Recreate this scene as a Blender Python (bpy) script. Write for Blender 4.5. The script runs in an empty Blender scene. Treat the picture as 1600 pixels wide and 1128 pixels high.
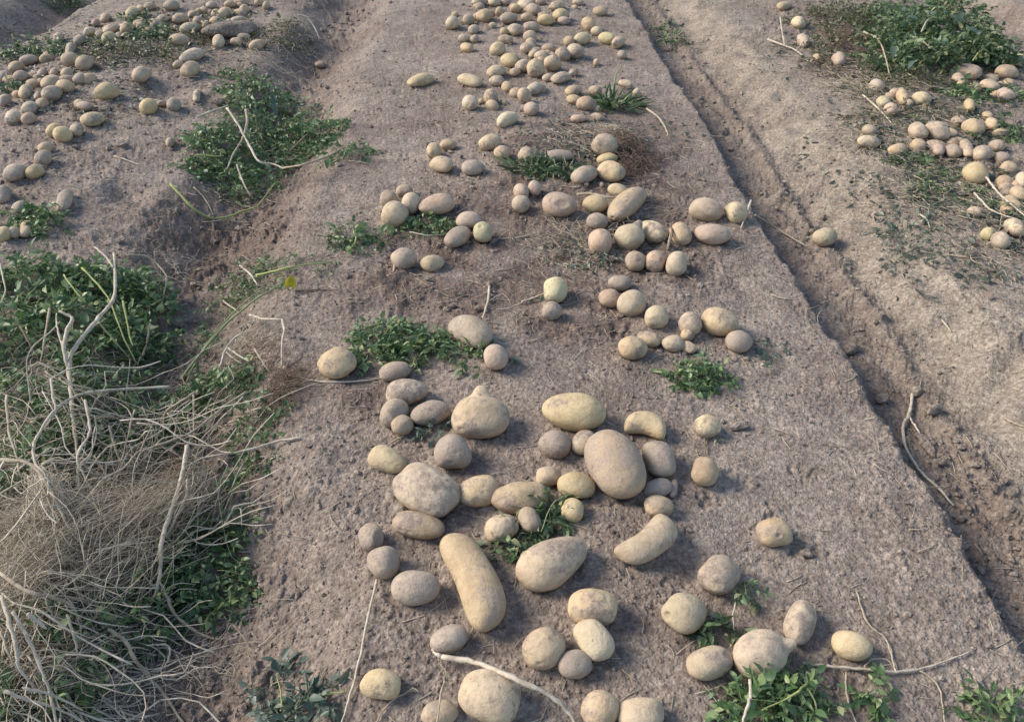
import bpy, bmesh, math, random
import numpy as np
from mathutils import Vector

R = math.radians
rng = np.random.default_rng(11)
random.seed(5)
scn = bpy.context.scene
COL = scn.collection

# ------------------------------------------------------------------ camera
CAM_H, FPX, PITCH, YAW = 1.30, 1220.0, R(37.7), R(1.86)
cd = bpy.data.cameras.new('camera')
cam = bpy.data.objects.new('camera', cd)
COL.objects.link(cam)
cam.location = (0, 0, CAM_H)
cam.rotation_euler = (R(90) - PITCH, 0, -YAW)
cd.sensor_width = 36.0
cd.lens = FPX / 1600 * 36.0
cd.clip_start = 0.02
cd.clip_end = 500
scn.camera = cam
FW = np.array([math.sin(YAW) * math.cos(PITCH), math.cos(YAW) * math.cos(PITCH), -math.sin(PITCH)])
RT = np.array([math.cos(YAW), -math.sin(YAW), 0.0])
UP = np.cross(RT, FW)
C0 = np.array([0, 0, CAM_H])


def ray(px, py):
    d = FW + (px - 800) / FPX * RT - (py - 564) / FPX * UP
    return d


# ------------------------------------------------------------------ noise
def _h(ix, iy, seed):
    with np.errstate(over='ignore'):
        n = (ix.astype(np.int64) * 374761393 + iy.astype(np.int64) * 668265263 + seed * 1442695041).astype(np.uint64)
        n = (n ^ (n >> np.uint64(13))) * np.uint64(1274126177)
        n = n ^ (n >> np.uint64(16))
    return (n & np.uint64(0xFFFFF)).astype(np.float64) / 0xFFFFF


def vnoise(x, y, s, seed=0):
    """smooth noise in -1..1 with feature size s"""
    x = np.asarray(x, float) / s + 1000.3
    y = np.asarray(y, float) / s + 1000.7
    ix, iy = np.floor(x), np.floor(y)
    fx, fy = x - ix, y - iy
    r = 0
    for dx in (0, 1):
        for dy in (0, 1):
            a = _h(ix + dx, iy + dy, seed) * 6.2831853
            gx, gy = np.cos(a), np.sin(a)
            tx, ty = np.abs(fx - dx), np.abs(fy - dy)
            wx = 1 - tx * tx * tx * (tx * (tx * 6 - 15) + 10)
            wy = 1 - ty * ty * ty * (ty * (ty * 6 - 15) + 10)
            r = r + wx * wy * (gx * (fx - dx) + gy * (fy - dy))
    return r * 1.5


def lumps(x, y, s, seed, p=1.0, rough=0.35):
    """rounded crumbs: domes of random size, one per cell of size s (0..1)"""
    x = np.asarray(x, float)
    y = np.asarray(y, float)
    wx = x + vnoise(x, y, s * 0.5, seed + 50) * s * rough
    wy = y + vnoise(x, y, s * 0.5, seed + 51) * s * rough
    wx, wy = wx / s + 500.0, wy / s + 500.0
    ix, iy = np.floor(wx), np.floor(wy)
    out = np.zeros_like(wx)
    for dx in (-1, 0, 1):
        for dy in (-1, 0, 1):
            cx, cy = ix + dx, iy + dy
            ox = cx + 0.15 + 0.7 * _h(cx, cy, seed)
            oy = cy + 0.15 + 0.7 * _h(cx, cy, seed + 1)
            q = _h(cx, cy, seed + 2)
            r = np.where(q < p, 0.25 + 0.45 * _h(cx, cy, seed + 3), 1e-3)
            d2 = ((wx - ox) ** 2 + (wy - oy) ** 2) / (r * r)
            out = np.maximum(out, r * np.sqrt(np.clip(1 - d2, 0, 1)))
    return out


def sstep(a, b, x):
    t = np.clip((x - a) / (b - a), 0, 1)
    return t * t * (3 - 2 * t)


# ------------------------------------------------------------------ terrain
PERIOD = 2.02


def macro(x, y):
    x = np.asarray(x, float)
    y = np.asarray(y, float)
    e = vnoise(x * 0 + 3.3, y, 0.9, 7) * 0.03 + vnoise(x, y, 0.25, 8) * 0.018
    xl = -0.93 + 0.36 * (1 - sstep(0.75, 2.0, y)) + e * 1.3      # left furrow line
    xr = 1.085 + e * 0.7
    # left furrow : soft trough
    dl = x - xl
    zl = np.where(dl > 0, 1 - sstep(0.02, 0.34, dl), 1 - sstep(0.03, 0.30, -dl))
    # right furrow: crisp wall on its left side, long slope on its right
    dr = x - xr
    zr = np.where(dr > 0, 1 - sstep(0.11, 0.44, dr + vnoise(x, y, 0.10, 13) * 0.06), 1 - sstep(0.072, 0.132, -dr + vnoise(x, y, 0.12, 3) * 0.014 + vnoise(x, y, 0.04, 33) * 0.010 + vnoise(x, y, 0.3, 14) * 0.009))
    z = -0.105 * zl - 0.098 * zr + 0.016 * np.exp(-((dr - .105) / .03) ** 2)
    # further furrows of the field
    for k, xf in enumerate((xl * 0 - 2.97, xr * 0 + 3.22, xl * 0 - 5.0, xr * 0 + 5.25, xl * 0 - 7.0, xr * 0 + 7.3)):
        d = np.abs(x - xf - e)
        z = z - (0.22 if k == 0 else 0.11) * (1 - sstep(0.03, 0.40 if k == 0 else 0.34, d))
    # domes of the side beds
    z = z + 0.055 * np.exp(-((x + 1.95) / 0.55) ** 2) + 0.03 * np.exp(-((x - 2.1) / 0.7) ** 2)
    z = z + 0.018 * np.exp(-((x - 0.15) / 0.5) ** 2)
    z = z + vnoise(x, y, 0.6, 1) * 0.014 + vnoise(x, y, 0.22, 2) * 0.008
    for (hx, hy, hr, hd) in HOLES:
        z = z + hd * np.exp(-((x - hx) ** 2 + (y - hy) ** 2) / (hr * hr))
    return z


HOLES = []
SITS = []
READY = False


def hit(px, py, hgt=0.0, T=None):
    """point where the ray through a pixel meets the ground raised by hgt"""
    T = T or (mg if READY else macro)
    d = ray(px, py)
    t = (CAM_H - hgt) / -d[2]
    for _ in range(14):
        p = C0 + d * t
        z = float(T(float(p[0]), float(p[1]))) + hgt
        t += (p[2] - z) / -d[2] * 0.7
    return C0 + d * t


for (px, py, r, dz) in ((190, 300, 0.075, -0.05), (1085, 882, 0.035, -0.022), (440, 190, 0.09, -0.04), (243, 140, 0.1, -0.045),
                        (470, 60, 0.13, 0.05), (480, 110, 0.12, -0.05), (830, 225, 0.16, 0.025), (960, 225, 0.14, 0.045),
                        (690, 400, 0.13, -0.018), (850, 410, 0.2, -0.02), (360, 45, 0.12, 0.05), (940, 830, 0.06, 0.012),
                        (1240, 230, 0.12, 0.02), (330, 390, 0.1, -0.02), (1370, 205, 0.2, 0.03)):
    q = hit(px, py)
    HOLES.append((q[0], q[1], r, dz))


DUG = []      # freshly broken, moister soil
for (px, py, r) in ((700, 400, 0.22), (850, 390, 0.28), (1000, 330, 0.28), (980, 230, 0.30), (860, 220, 0.28), (640, 460, 0.18),
                    (400, 380, 0.22), (330, 400, 0.2), (720, 330, 0.2), (870, 300, 0.2), (560, 600, 0.12), (900, 480, 0.2),
                    (430, 300, 0.16), (800, 470, 0.18), (680, 190, 0.14), (1030, 420, 0.16)):
    q = hit(px, py)
    DUG.append((q[0], q[1], r))


def dug(x, y):
    m = 0
    for (a, b, r) in DUG:
        m = m + np.exp(-((x - a) ** 2 + (y - b) ** 2) / (r * r))
    return np.clip(m, 0, 1) * np.clip(0.75 + 0.9 * vnoise(x, y, 0.12, 21), 0, 1.2)


GX0, GY0, GS = -6.5, -0.2, 0.0125
_gx = GX0 + np.arange(1080) * GS
_gy = GY0 + np.arange(760) * GS
_GRID = None


def mg(x, y):
    '''macro height read from a 12 mm table'''
    global _GRID
    if _GRID is None:
        A, B_ = np.meshgrid(_gx, _gy)
        _GRID = macro(A, B_)
    if np.ndim(x) == 0:
        fx = min(max((x - GX0) / GS, 0), 1078.0)
        fy = min(max((y - GY0) / GS, 0), 758.0)
        ix, iy = int(fx), int(fy)
    else:
        fx = np.clip((x - GX0) / GS, 0, 1078.0)
        fy = np.clip((y - GY0) / GS, 0, 758.0)
        ix, iy = fx.astype(int), fy.astype(int)
    fx, fy = fx - ix, fy - iy
    a = _GRID[iy, ix] * (1 - fx) + _GRID[iy, ix + 1] * fx
    b = _GRID[iy + 1, ix] * (1 - fx) + _GRID[iy + 1, ix + 1] * fx
    return a * (1 - fy) + b * fy


READY = True


def furrow(x, y):
    e = vnoise(np.asarray(x) * 0 + 3.3, y, 0.9, 7) * 0.03
    xl = -0.93 + 0.36 * (1 - sstep(0.75, 2.0, y))
    return np.clip(np.exp(-((x - xl - e) / 0.22) ** 2) + 1.5 * np.exp(-((x - 1.135 - e) / 0.105) ** 2), 0, 1)


def rough(x, y):
    r = 0.42 + 0.5 * dug(x, y) + 0.62 * furrow(x, y) + 0.35 * np.clip(vnoise(x, y, 0.5, 31), -0.6, 1)
    r = r + 0.30 * np.exp(-((x + 1.7) / 0.6) ** 2) + 0.25 * np.exp(-((x - 2.2) / 0.7) ** 2)
    return np.clip(r, 0.22, 1.3)


def micro(x, y):
    r = rough(x, y)
    z = vnoise(x, y, 0.085, 4) * 0.007 * r + vnoise(x, y, 0.035, 5) * 0.0034 * r
    z = z + lumps(x, y, 0.060, 60, 0.22) * 0.045 * np.clip(r - 0.40, 0, 1)
    z = z + lumps(x, y, 0.028, 70, 0.30) * 0.020 * np.clip(r - 0.30, 0, 1)
    z = z + lumps(x, y, 0.0135, 80, 0.32) * 0.0105 * np.clip(r - .02, 0.25, 0.9)
    z = z - lumps(x, y, 0.045, 97, 0.12, .8) * 0.020 * np.clip(vnoise(x, y, .3, 98) + .4, 0, 1)
    z = z + lumps(x, y, 0.0065, 85, 0.60) * 0.0048 * np.clip(r + .1, 0.4, 0.9)
    z = z * .85
    return z


# ------------------------------------------------------------------ mesh helpers
def link(name, me, mat=None, parent=None):
    o = bpy.data.objects.new(name, me)
    COL.objects.link(o)
    if mat is not None:
        me.materials.append(mat)
    if parent is not None:
        o.parent = parent
    return o


def mesh_np(name, V, F, smooth=True):
    """V (n,3); F list of index arrays, each (m,k)"""
    me = bpy.data.meshes.new(name)
    V = np.ascontiguousarray(V, dtype=np.float32)
    if not isinstance(F, (list, tuple)):
        F = [F]
    F = [np.asarray(f, dtype=np.int32) for f in F if len(f)]
    nl = sum(f.size for f in F)
    npoly = sum(len(f) for f in F)
    me.vertices.add(len(V))
    me.vertices.foreach_set('co', V.ravel())
    me.loops.add(nl)
    me.loops.foreach_set('vertex_index', np.concatenate([f.ravel() for f in F]))
    me.polygons.add(npoly)
    tot = np.concatenate([np.full(len(f), f.shape[1], dtype=np.int32) for f in F])
    st = np.concatenate([[0], np.cumsum(tot)[:-1]]).astype(np.int32)
    me.polygons.foreach_set('loop_start', st)
    me.polygons.foreach_set('loop_total', tot)
    me.polygons.foreach_set('use_smooth', np.full(npoly, bool(smooth)))
    me.update(calc_edges=True)
    return me


class Buf:
    """collects pieces for one mesh"""

    def __init__(s):
        s.V = []
        s.F = {3: [], 4: []}
        s.n = 0

    def add(s, V, F):
        V = np.asarray(V, float).reshape(-1, 3)
        F = np.asarray(F)
        s.V.append(V)
        s.F[F.shape[1]].append(F + s.n)
        s.n += len(V)

    def tube(s, P, rad, k=5, sub=3, wob=0.0):
        P = np.asarray(P, float)
        if sub > 1 and len(P) > 2:
            P = spline(P, sub)
        n = len(P)
        rad = np.interp(np.linspace(0, 1, n), np.linspace(0, 1, len(np.atleast_1d(rad))), np.atleast_1d(rad)) if np.ndim(rad) else np.full(n, rad)
        if n > 4:
            rad = rad * np.clip(1 + rng.normal(0, .13, n), .7, 1.4)
        if wob:
            P = P + rng.normal(0, wob, P.shape)
        T = np.gradient(P, axis=0)
        T /= np.linalg.norm(T, axis=1)[:, None] + 1e-12
        a = np.cross(T, np.array([0.31, 0.17, 0.93]))
        a /= np.linalg.norm(a, axis=1)[:, None] + 1e-9
        b = np.cross(T, a)
        an = np.arange(k) * 2 * math.pi / k
        V = P[:, None, :] + rad[:, None, None] * (np.cos(an)[None, :, None] * a[:, None, :] + np.sin(an)[None, :, None] * b[:, None, :])
        V = V.reshape(-1, 3)
        i = np.arange(n - 1)[:, None] * k
        j = np.arange(k)[None, :]
        j2 = (j + 1) % k
        F = np.stack([i + j, i + j2, i + k + j2, i + k + j], -1).reshape(-1, 4)
        m = len(V)
        V = np.vstack([V, P[0] - T[0] * rad[0] * .5, P[-1] + T[-1] * rad[-1] * .8])
        cap = [[m, (q + 1) % k, q] for q in range(k)] + [[m + 1, (n - 1) * k + q, (n - 1) * k + (q + 1) % k] for q in range(k)]
        base = s.n
        s.add(V, F)
        s.F[3].append(np.asarray(cap) + base)

    def build(s, name, mat=None, parent=None, smooth=True):
        V = np.vstack(s.V)
        F = [np.vstack(f) for f in (s.F[4], s.F[3]) if f]
        if parent is not None:
            V = V - np.array(parent.location)
        return link(name, mesh_np(name, V, F, smooth), mat, parent)


def spline(P, sub):
    n = len(P)
    Q = np.vstack([2 * P[0] - P[1], P, 2 * P[-1] - P[-2]])
    out = []
    for i in range(n - 1):
        p0, p1, p2, p3 = Q[i], Q[i + 1], Q[i + 2], Q[i + 3]
        for t in np.linspace(0, 1, sub, endpoint=False):
            out.append(0.5 * ((2 * p1) + (p2 - p0) * t + (2 * p0 - 5 * p1 + 4 * p2 - p3) * t * t + (3 * p1 - p0 - 3 * p2 + p3) * t ** 3))
    out.append(P[-1])
    return np.array(out)


def tag(o, label, cat, group=None, kind=None):
    if label:
        o['label'] = label
    if cat:
        o['category'] = cat
    if group:
        o['group'] = group
    if kind:
        o['kind'] = kind
    return o


def empty(name, loc):
    o = bpy.data.objects.new(name, None)
    o.empty_display_size = 0.05
    COL.objects.link(o)
    o.location = loc
    return o


# ------------------------------------------------------------------ materials
class NT:
    def __init__(s, name):
        s.m = bpy.data.materials.new(name)
        s.m.use_nodes = True
        s.t = s.m.node_tree
        s.t.nodes.clear()
        s.out = s.n('ShaderNodeOutputMaterial')
        s.b = s.n('ShaderNodeBsdfPrincipled')
        s.t.links.new(s.b.outputs[0], s.out.inputs[0])

    def n(s, ty, **kw):
        nd = s.t.nodes.new(ty)
        for k, v in kw.items():
            setattr(nd, k, v)
        return nd

    def l(s, a, b):
        s.t.links.new(a, b)

    def val(s, sock, v):
        if hasattr(v, 'is_output'):
            s.l(v, sock)
        else:
            sock.default_value = v

    def noise(s, vec, scale, detail=3, rough=0.55, dim='3D'):
        nd = s.n('ShaderNodeTexNoise')
        if vec is not None:
            s.l(vec, nd.inputs['Vector'])
        nd.inputs['Scale'].default_value = scale
        nd.inputs['Detail'].default_value = detail
        nd.inputs['Roughness'].default_value = rough
        return nd.outputs['Fac']

    def ramp(s, fac, a, b, lo=0.0, hi=1.0):
        nd = s.n('ShaderNodeMapRange')
        nd.interpolation_type = 'SMOOTHSTEP'
        s.val(nd.inputs[0], fac)
        nd.inputs[1].default_value = a
        nd.inputs[2].default_value = b
        nd.inputs[3].default_value = lo
        nd.inputs[4].default_value = hi
        return nd.outputs[0]

    def mix(s, fac, a, b, mode='MIX'):
        nd = s.n('ShaderNodeMix', data_type='RGBA', blend_type=mode)
        s.val(nd.inputs[0], fac)
        for sock, v in ((nd.inputs[6], a), (nd.inputs[7], b)):
            if hasattr(v, 'is_output'):
                s.l(v, sock)
            else:
                sock.default_value = (*v, 1)
        return nd.outputs[2]

    def math(s, op, a, b=0.5):
        nd = s.n('ShaderNodeMath', operation=op)
        s.val(nd.inputs[0], a)
        s.val(nd.inputs[1], b)
        return nd.outputs[0]

    def bump(s, h, strength, dist, prev=None):
        nd = s.n('ShaderNodeBump')
        nd.inputs['Strength'].default_value = strength
        nd.inputs['Distance'].default_value = dist
        s.l(h, nd.inputs['Height'])
        if prev is not None:
            s.l(prev, nd.inputs['Normal'])
        return nd.outputs[0]


def soil_material(name='soil', clod=False):
    k = NT(name)
    pos = k.n('ShaderNodeNewGeometry').outputs['Position']
    n1 = k.noise(pos, 2.2, 4)
    n2 = k.noise(pos, 14, 5, .6)
    n3 = k.noise(pos, 90, 4, .65)
    n4 = k.noise(pos, 420, 3, .7)
    col = k.mix(k.ramp(n1, .35, .65), SOIL_A, SOIL_B)
    sx = k.n('ShaderNodeSeparateXYZ')
    k.l(pos, sx.inputs[0])
    edge = k.math('ADD', sx.outputs[0], k.math('MULTIPLY', n2, 0.35))
    right = k.math('MULTIPLY', k.ramp(edge, 1.22, 1.42), k.ramp(edge, 2.1, 1.55))
    col = k.mix(k.math('MULTIPLY', right, .55), col, SOIL_R)
    if not clod:
        at = k.n('ShaderNodeAttribute', attribute_name='moist_shade')
        col = k.mix(k.math('MULTIPLY', at.outputs['Fac'], .9), col, SOIL_M)
    col = k.mix(k.ramp(n2, .3, .72), k.mix(1.0, col, (.80, .79, .80), 'MULTIPLY'), k.mix(1.0, col, (1.16, 1.15, 1.13), 'MULTIPLY'))
    col = k.mix(k.ramp(n3, .36, .66), k.mix(1.0, col, (.72, .70, .69), 'MULTIPLY'), k.mix(1.0, col, (1.18, 1.18, 1.18), 'MULTIPLY'))
    gr = []
    for sc_ in (80, 190):
        vo = k.n('ShaderNodeTexVoronoi')
        k.l(pos, vo.inputs['Vector'])
        vo.inputs['Scale'].default_value = sc_
        sp_ = k.n('ShaderNodeSeparateColor')
        k.l(vo.outputs['Color'], sp_.inputs[0])
        gr.append((sp_.outputs[0], vo.outputs['Distance']))
    for g_, lo, hi in ((gr[0][0], .90, 1.09), (gr[1][0], .84, 1.15)):
        sc3 = k.ramp(g_, 0, 1, lo, hi)
        mu = k.n('ShaderNodeVectorMath', operation='SCALE')
        k.l(col, mu.inputs[0])
        k.l(sc3, mu.inputs['Scale'])
        col = mu.outputs[0]
    sp = k.ramp(n4, .62, .74)
    col = k.mix(k.math('MULTIPLY', sp, .5), col, (.44, .39, .335))
    dk = k.ramp(n4, .42, .32)
    col = k.mix(k.math('MULTIPLY', dk, .7), col, (.085, .062, .050))
    k.l(col, k.b.inputs['Base Color'])
    k.b.inputs['Roughness'].default_value = .95
    k.b.inputs['Specular IOR Level'].default_value = .12
    b = k.bump(n3, .35, .005)
    b = k.bump(k.ramp(gr[0][1], .7, 0), .35, .004, b)
    b = k.bump(k.ramp(gr[1][1], .7, 0), .55, .0022, b)
    k.l(b, k.b.inputs['Normal'])
    return k.m


SOIL_A = (.244, .194, .153)
SOIL_B = (.306, .250, .200)
SOIL_R = (.315, .266, .198)
SOIL_M = (.152, .110, .086)


def potato_material(name, base, blotch, dust):
    k = NT(name)
    tc = k.n('ShaderNodeTexCoord').outputs['Object']
    oi = k.n('ShaderNodeObjectInfo')
    off = k.n('ShaderNodeVectorMath', operation='ADD')
    k.l(tc, off.inputs[0])
    mv = k.n('ShaderNodeVectorMath', operation='SCALE')
    mv.inputs[0].default_value = (7.1, 3.7, 5.3)
    k.l(oi.outputs['Random'], mv.inputs['Scale'])
    k.l(mv.outputs[0], off.inputs[1])
    v = off.outputs[0]
    n1 = k.noise(v, 26, 4, .6)
    n2 = k.noise(v, 75, 5, .65)
    n3 = k.noise(v, 330, 3, .7)
    hs = k.n('ShaderNodeHueSaturation')
    k.l(k.ramp(oi.outputs['Random'], 0, 1, .90, 1.10), hs.inputs['Value'])
    rn2 = k.math('FRACT', k.math('MULTIPLY', oi.outputs['Random'], 37.0))
    k.l(k.ramp(rn2, 0, 1, .88, 1.10), hs.inputs['Saturation'])
    col = k.mix(k.ramp(k.math('ADD', k.math('MULTIPLY', n1, .6), k.math('MULTIPLY', n2, .4)), .38, .64), base, blotch)
    k.l(col, hs.inputs['Color'])
    col = hs.outputs[0]
    # dried soil clinging in patches
    n0 = k.noise(v, 11, 2, .5)
    d = k.math('ADD', k.math('MULTIPLY', n0, .45), k.math('ADD', k.math('MULTIPLY', n1, .25), k.math('MULTIPLY', n2, .30)))
    dm = k.ramp(d, .62 - dust * .26, .70 - dust * .26)
    col = k.mix(k.ramp(n3, .36, .64), k.mix(1.0, col, (.92, .91, .90), 'MULTIPLY'), k.mix(1.0, col, (1.05, 1.05, 1.05), 'MULTIPLY'))
    dcol = k.mix(k.ramp(n3, .35, .65), (.29, .220, .165), (.41, .325, .25))
    col = k.mix(k.math('MULTIPLY', dm, .55 + .35 * dust), col, dcol)
    cl = k.math('MULTIPLY', k.ramp(k.math('ADD', k.math('MULTIPLY', n0, .5), k.math('MULTIPLY', n2, .5)), .57 - dust * .05, .64 - dust * .05), .5)
    col = k.mix(cl, col, k.mix(k.ramp(n3, .4, .6), (.165, .115, .085), (.26, .195, .15)))
    # lenticels and scabs
    vo = k.n('ShaderNodeTexVoronoi')
    k.l(v, vo.inputs['Vector'])
    vo.inputs['Scale'].default_value = 95
    spot = k.math('MULTIPLY', k.ramp(vo.outputs['Distance'], .26, .10), k.ramp(n2, .54, .64))
    col = k.mix(k.math('MULTIPLY', spot, .75), col, (.11, .075, .05))
    col = k.mix(k.math('MULTIPLY', k.ramp(n3, .62, .74), .22), col, (.20, .145, .105))
    k.l(col, k.b.inputs['Base Color'])
    k.b.inputs['Roughness'].default_value = .72
    k.b.inputs['Specular IOR Level'].default_value = .25
    try:
        k.b.inputs['Subsurface Weight'].default_value = 0.0
    except Exception:
        pass
    b = k.bump(n2, .45, .008)
    b = k.bump(n3, .35, .0018, b)
    k.l(b, k.b.inputs['Normal'])
    return k.m


PM = {
    'p': potato_material('pale_skin', (.55, .42, .268), (.44, .32, .195), .46),
    'y': potato_material('yellow_skin', (.55, .43, .255), (.45, .335, .19), .40),
    't': potato_material('tan_skin', (.50, .38, .25), (.395, .285, .18), .54),
    'd': potato_material('dusty_skin', (.44, .335, .235), (.34, .255, .175), .74),
    'r': potato_material('reddish_skin', (.49, .355, .25), (.40, .275, .19), .44),
    'g': potato_material('greenish_skin', (.53, .445, .265), (.43, .36, .205), .34),
}


def leaf_material(name, c1, c2, c3, trans=.25):
    k = NT(name)
    g = k.n('ShaderNodeNewGeometry')
    oi = g.outputs['Random Per Island']
    cr = k.n('ShaderNodeValToRGB')
    k.l(oi, cr.inputs[0])
    e = cr.color_ramp.elements
    e[0].position, e[0].color = 0.0, (*c1, 1)
    e[1].position, e[1].color = 0.62, (*c2, 1)
    q = e.new(.90)
    q.color = (*c3, 1)
    q = e.new(1.0)
    q.color = (c3[0] * 1.7, c3[1] * 1.35, c3[2] * 1.35, 1)
    n = k.noise(g.outputs['Position'], 160, 3)
    col = k.mix(k.ramp(n, .3, .7), cr.outputs[0], k.mix(1.0, cr.outputs[0], (1.3, 1.25, 1.2), 'MULTIPLY'))
    k.l(col, k.b.inputs['Base Color'])
    k.b.inputs['Roughness'].default_value = .45
    k.b.inputs['Specular IOR Level'].default_value = .5
    tr = k.n('ShaderNodeBsdfTranslucent')
    k.l(col, tr.inputs[0])
    mx = k.n('ShaderNodeMixShader')
    mx.inputs[0].default_value = trans
    k.l(k.b.outputs[0], mx.inputs[1])
    k.l(tr.outputs[0], mx.inputs[2])
    k.l(mx.outputs[0], k.out.inputs[0])
    return k.m


LEAF = leaf_material('potato_leaf', (.040, .072, .031), (.088, .145, .060), (.205, .25, .118))
LEAF_B = leaf_material('fresh_leaf', (.045, .090, .031), (.098, .168, .060), (.215, .28, .122))
LEAF_G = leaf_material('grey_leaf', (.055, .085, .060), (.10, .135, .095), (.19, .22, .16))
LEAF_O = leaf_material('withering_leaf', (.06, .065, .030), (.12, .125, .060), (.19, .18, .09))
LITTER = leaf_material('leaf_scraps', (.035, .045, .030), (.075, .085, .052), (.15, .13, .09), .1)
YEL = leaf_material('yellow_leaf', (.36, .33, .02), (.44, .38, .03), (.50, .42, .05))


def stem_material(name, a, b):
    k = NT(name)
    pos = k.n('ShaderNodeNewGeometry').outputs['Position']
    ri = k.n('ShaderNodeNewGeometry').outputs['Random Per Island']
    n = k.noise(pos, 60, 4, .65)
    col = k.mix(k.ramp(n, .3, .7), a, b)
    col = k.mix(k.ramp(ri, 0, 1, 0, .5), col, k.mix(1.0, col, (.62, .58, .55), 'MULTIPLY'))
    k.l(col, k.b.inputs['Base Color'])
    k.b.inputs['Roughness'].default_value = .75
    k.b.inputs['Specular IOR Level'].default_value = .25
    k.l(k.bump(k.noise(pos, 300, 3), .5, .002), k.b.inputs['Normal'])
    return k.m


STRAW = stem_material('dry_straw', (.53, .44, .31), (.34, .265, .18))
PALE = stem_material('bleached_stem', (.66, .575, .44), (.42, .345, .25))
GREENST = stem_material('green_stem', (.23, .28, .12), (.30, .30, .16))
LIME = stem_material('lime_stem', (.44, .46, .16), (.36, .38, .14))
ROOT = stem_material('brown_root', (.24, .165, .115), (.15, .10, .072))
HAIR = stem_material('dry_fibre', (.62, .535, .40), (.38, .31, .22))
BROWNST = stem_material('brown_stem', (.25, .18, .12), (.16, .11, .075))

# ------------------------------------------------------------------ world, sun
SUN_EL, SUN_DIR = R(37), (-0.94, 0.22)
w = bpy.data.worlds.new('World')
scn.world = w
w.use_nodes = True
nt = w.node_tree
bg = nt.nodes['Background']
sky = nt.nodes.new('ShaderNodeTexSky')
sky.sky_type = 'NISHITA'
sky.sun_disc = False
sky.sun_elevation = SUN_EL
sky.sun_rotation = math.atan2(SUN_DIR[0], SUN_DIR[1]) % (2 * math.pi)
nt.links.new(sky.outputs[0], bg.inputs[0])
bg.inputs[1].default_value = 0.15
sl = bpy.data.lights.new('sun', 'SUN')
sl.energy = 2.6
sl.angle = R(26.0)
sl.color = (1.0, .93, .83)
so = bpy.data.objects.new('sun', sl)
COL.objects.link(so)
nrm = math.hypot(*SUN_DIR)
sv = Vector((SUN_DIR[0] / nrm * math.cos(SUN_EL), SUN_DIR[1] / nrm * math.cos(SUN_EL), math.sin(SUN_EL)))
so.rotation_euler = sv.to_track_quat('Z', 'Y').to_euler()
so.location = (-6, 3, 6)
scn.view_settings.view_transform = 'Standard'
scn.view_settings.look = 'None'
scn.view_settings.exposure = 0.72
scn.view_settings.gamma = 1.0


# ------------------------------------------------------------------ ground
def build_ground():
    nu, ny = 1150, 640
    u = np.linspace(-1, 1, nu)
    ext = 1 + np.cumsum(0.012 * 1.16 ** np.arange(34))
    u = np.concatenate([-ext[::-1], u, ext])
    s = np.linspace(0, 1, ny)
    y0, y1 = 0.42, 6.6
    p = -0.45
    yy = (y0 ** p + (y1 ** p - y0 ** p) * s) ** (1 / p)
    dy = yy[-1] - yy[-2]
    back = y0 - np.cumsum(0.004 * 1.2 ** np.arange(26))
    fwd = y1 + np.cumsum(dy * 1.10 ** np.arange(1, 58))
    yy = np.concatenate([back[::-1], yy, fwd])
    wd = 0.62 + 0.70 * np.maximum(yy, 0.42)
    X = u[None, :] * wd[:, None] + 0.06
    Y = np.repeat(yy[:, None], len(u), 1)
    X1, Y1 = X.ravel(), Y.ravel()
    Z = macro(X1, Y1)
    near = (Y1 < 7.5) & (Y1 > 0.2) & (np.abs(X1) < 6)
    Z[near] += micro(X1[near], Y1[near])
    Zg = Z.reshape(Y.shape)
    for (px, py, L, W, cx, cy, H) in SITS:
        r0, r1 = np.searchsorted(yy, (py - 2.2 * L, py + 2.2 * L))
        bx, by = X[r0:r1] - px, Y[r0:r1] - py
        d = np.hypot((bx * cx + by * cy) / L, (-bx * cy + by * cx) / W)
        wob = .7 + .8 * vnoise(X[r0:r1], Y[r0:r1], .03, 99)
        Zg[r0:r1] += np.where(d < 2.6, .20 * H * wob * np.exp(-((d - .88) / .34) ** 2), 0)
    Z = Zg.ravel()
    V = np.stack([X1, Y1, Z], 1)
    r, c = Y.shape
    i = np.arange(r - 1)[:, None] * c + np.arange(c - 1)[None, :]
    F = np.stack([i, i + 1, i + 1 + c, i + c], -1).reshape(-1, 4)
    me = mesh_np('field_soil', V, F)
    a = me.attributes.new('moist_shade', 'FLOAT', 'POINT')
    m = np.clip(dug(X1, Y1) + 0.35 * np.clip(vnoise(X1, Y1, .3, 90), 0, 1) + .5 * np.clip(furrow(X1, Y1), 0, 1) * np.where(X1 < 0, .8, .75), 0, 1)  # damp dug soil; the furrow term also paints in shade along the furrow floors
    a.data.foreach_set('value', m.astype(np.float32))
    o = link('field_soil', me, soil_material())
    tag(o, None, None, None, 'structure')


# ------------------------------------------------------------------ crumbs of soil lying loose
_ico = {}


def ico(n):
    if n not in _ico:
        bm = bmesh.new()
        bmesh.ops.create_icosphere(bm, subdivisions=n, radius=1)
        bm.verts.ensure_lookup_table()
        _ico[n] = (np.array([v.co[:] for v in bm.verts]), np.array([[v.index for v in f.verts] for f in bm.faces]))
        bm.free()
    return _ico[n]


def ground_z(x, y):
    return macro(x, y) + micro(x, y)


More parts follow.
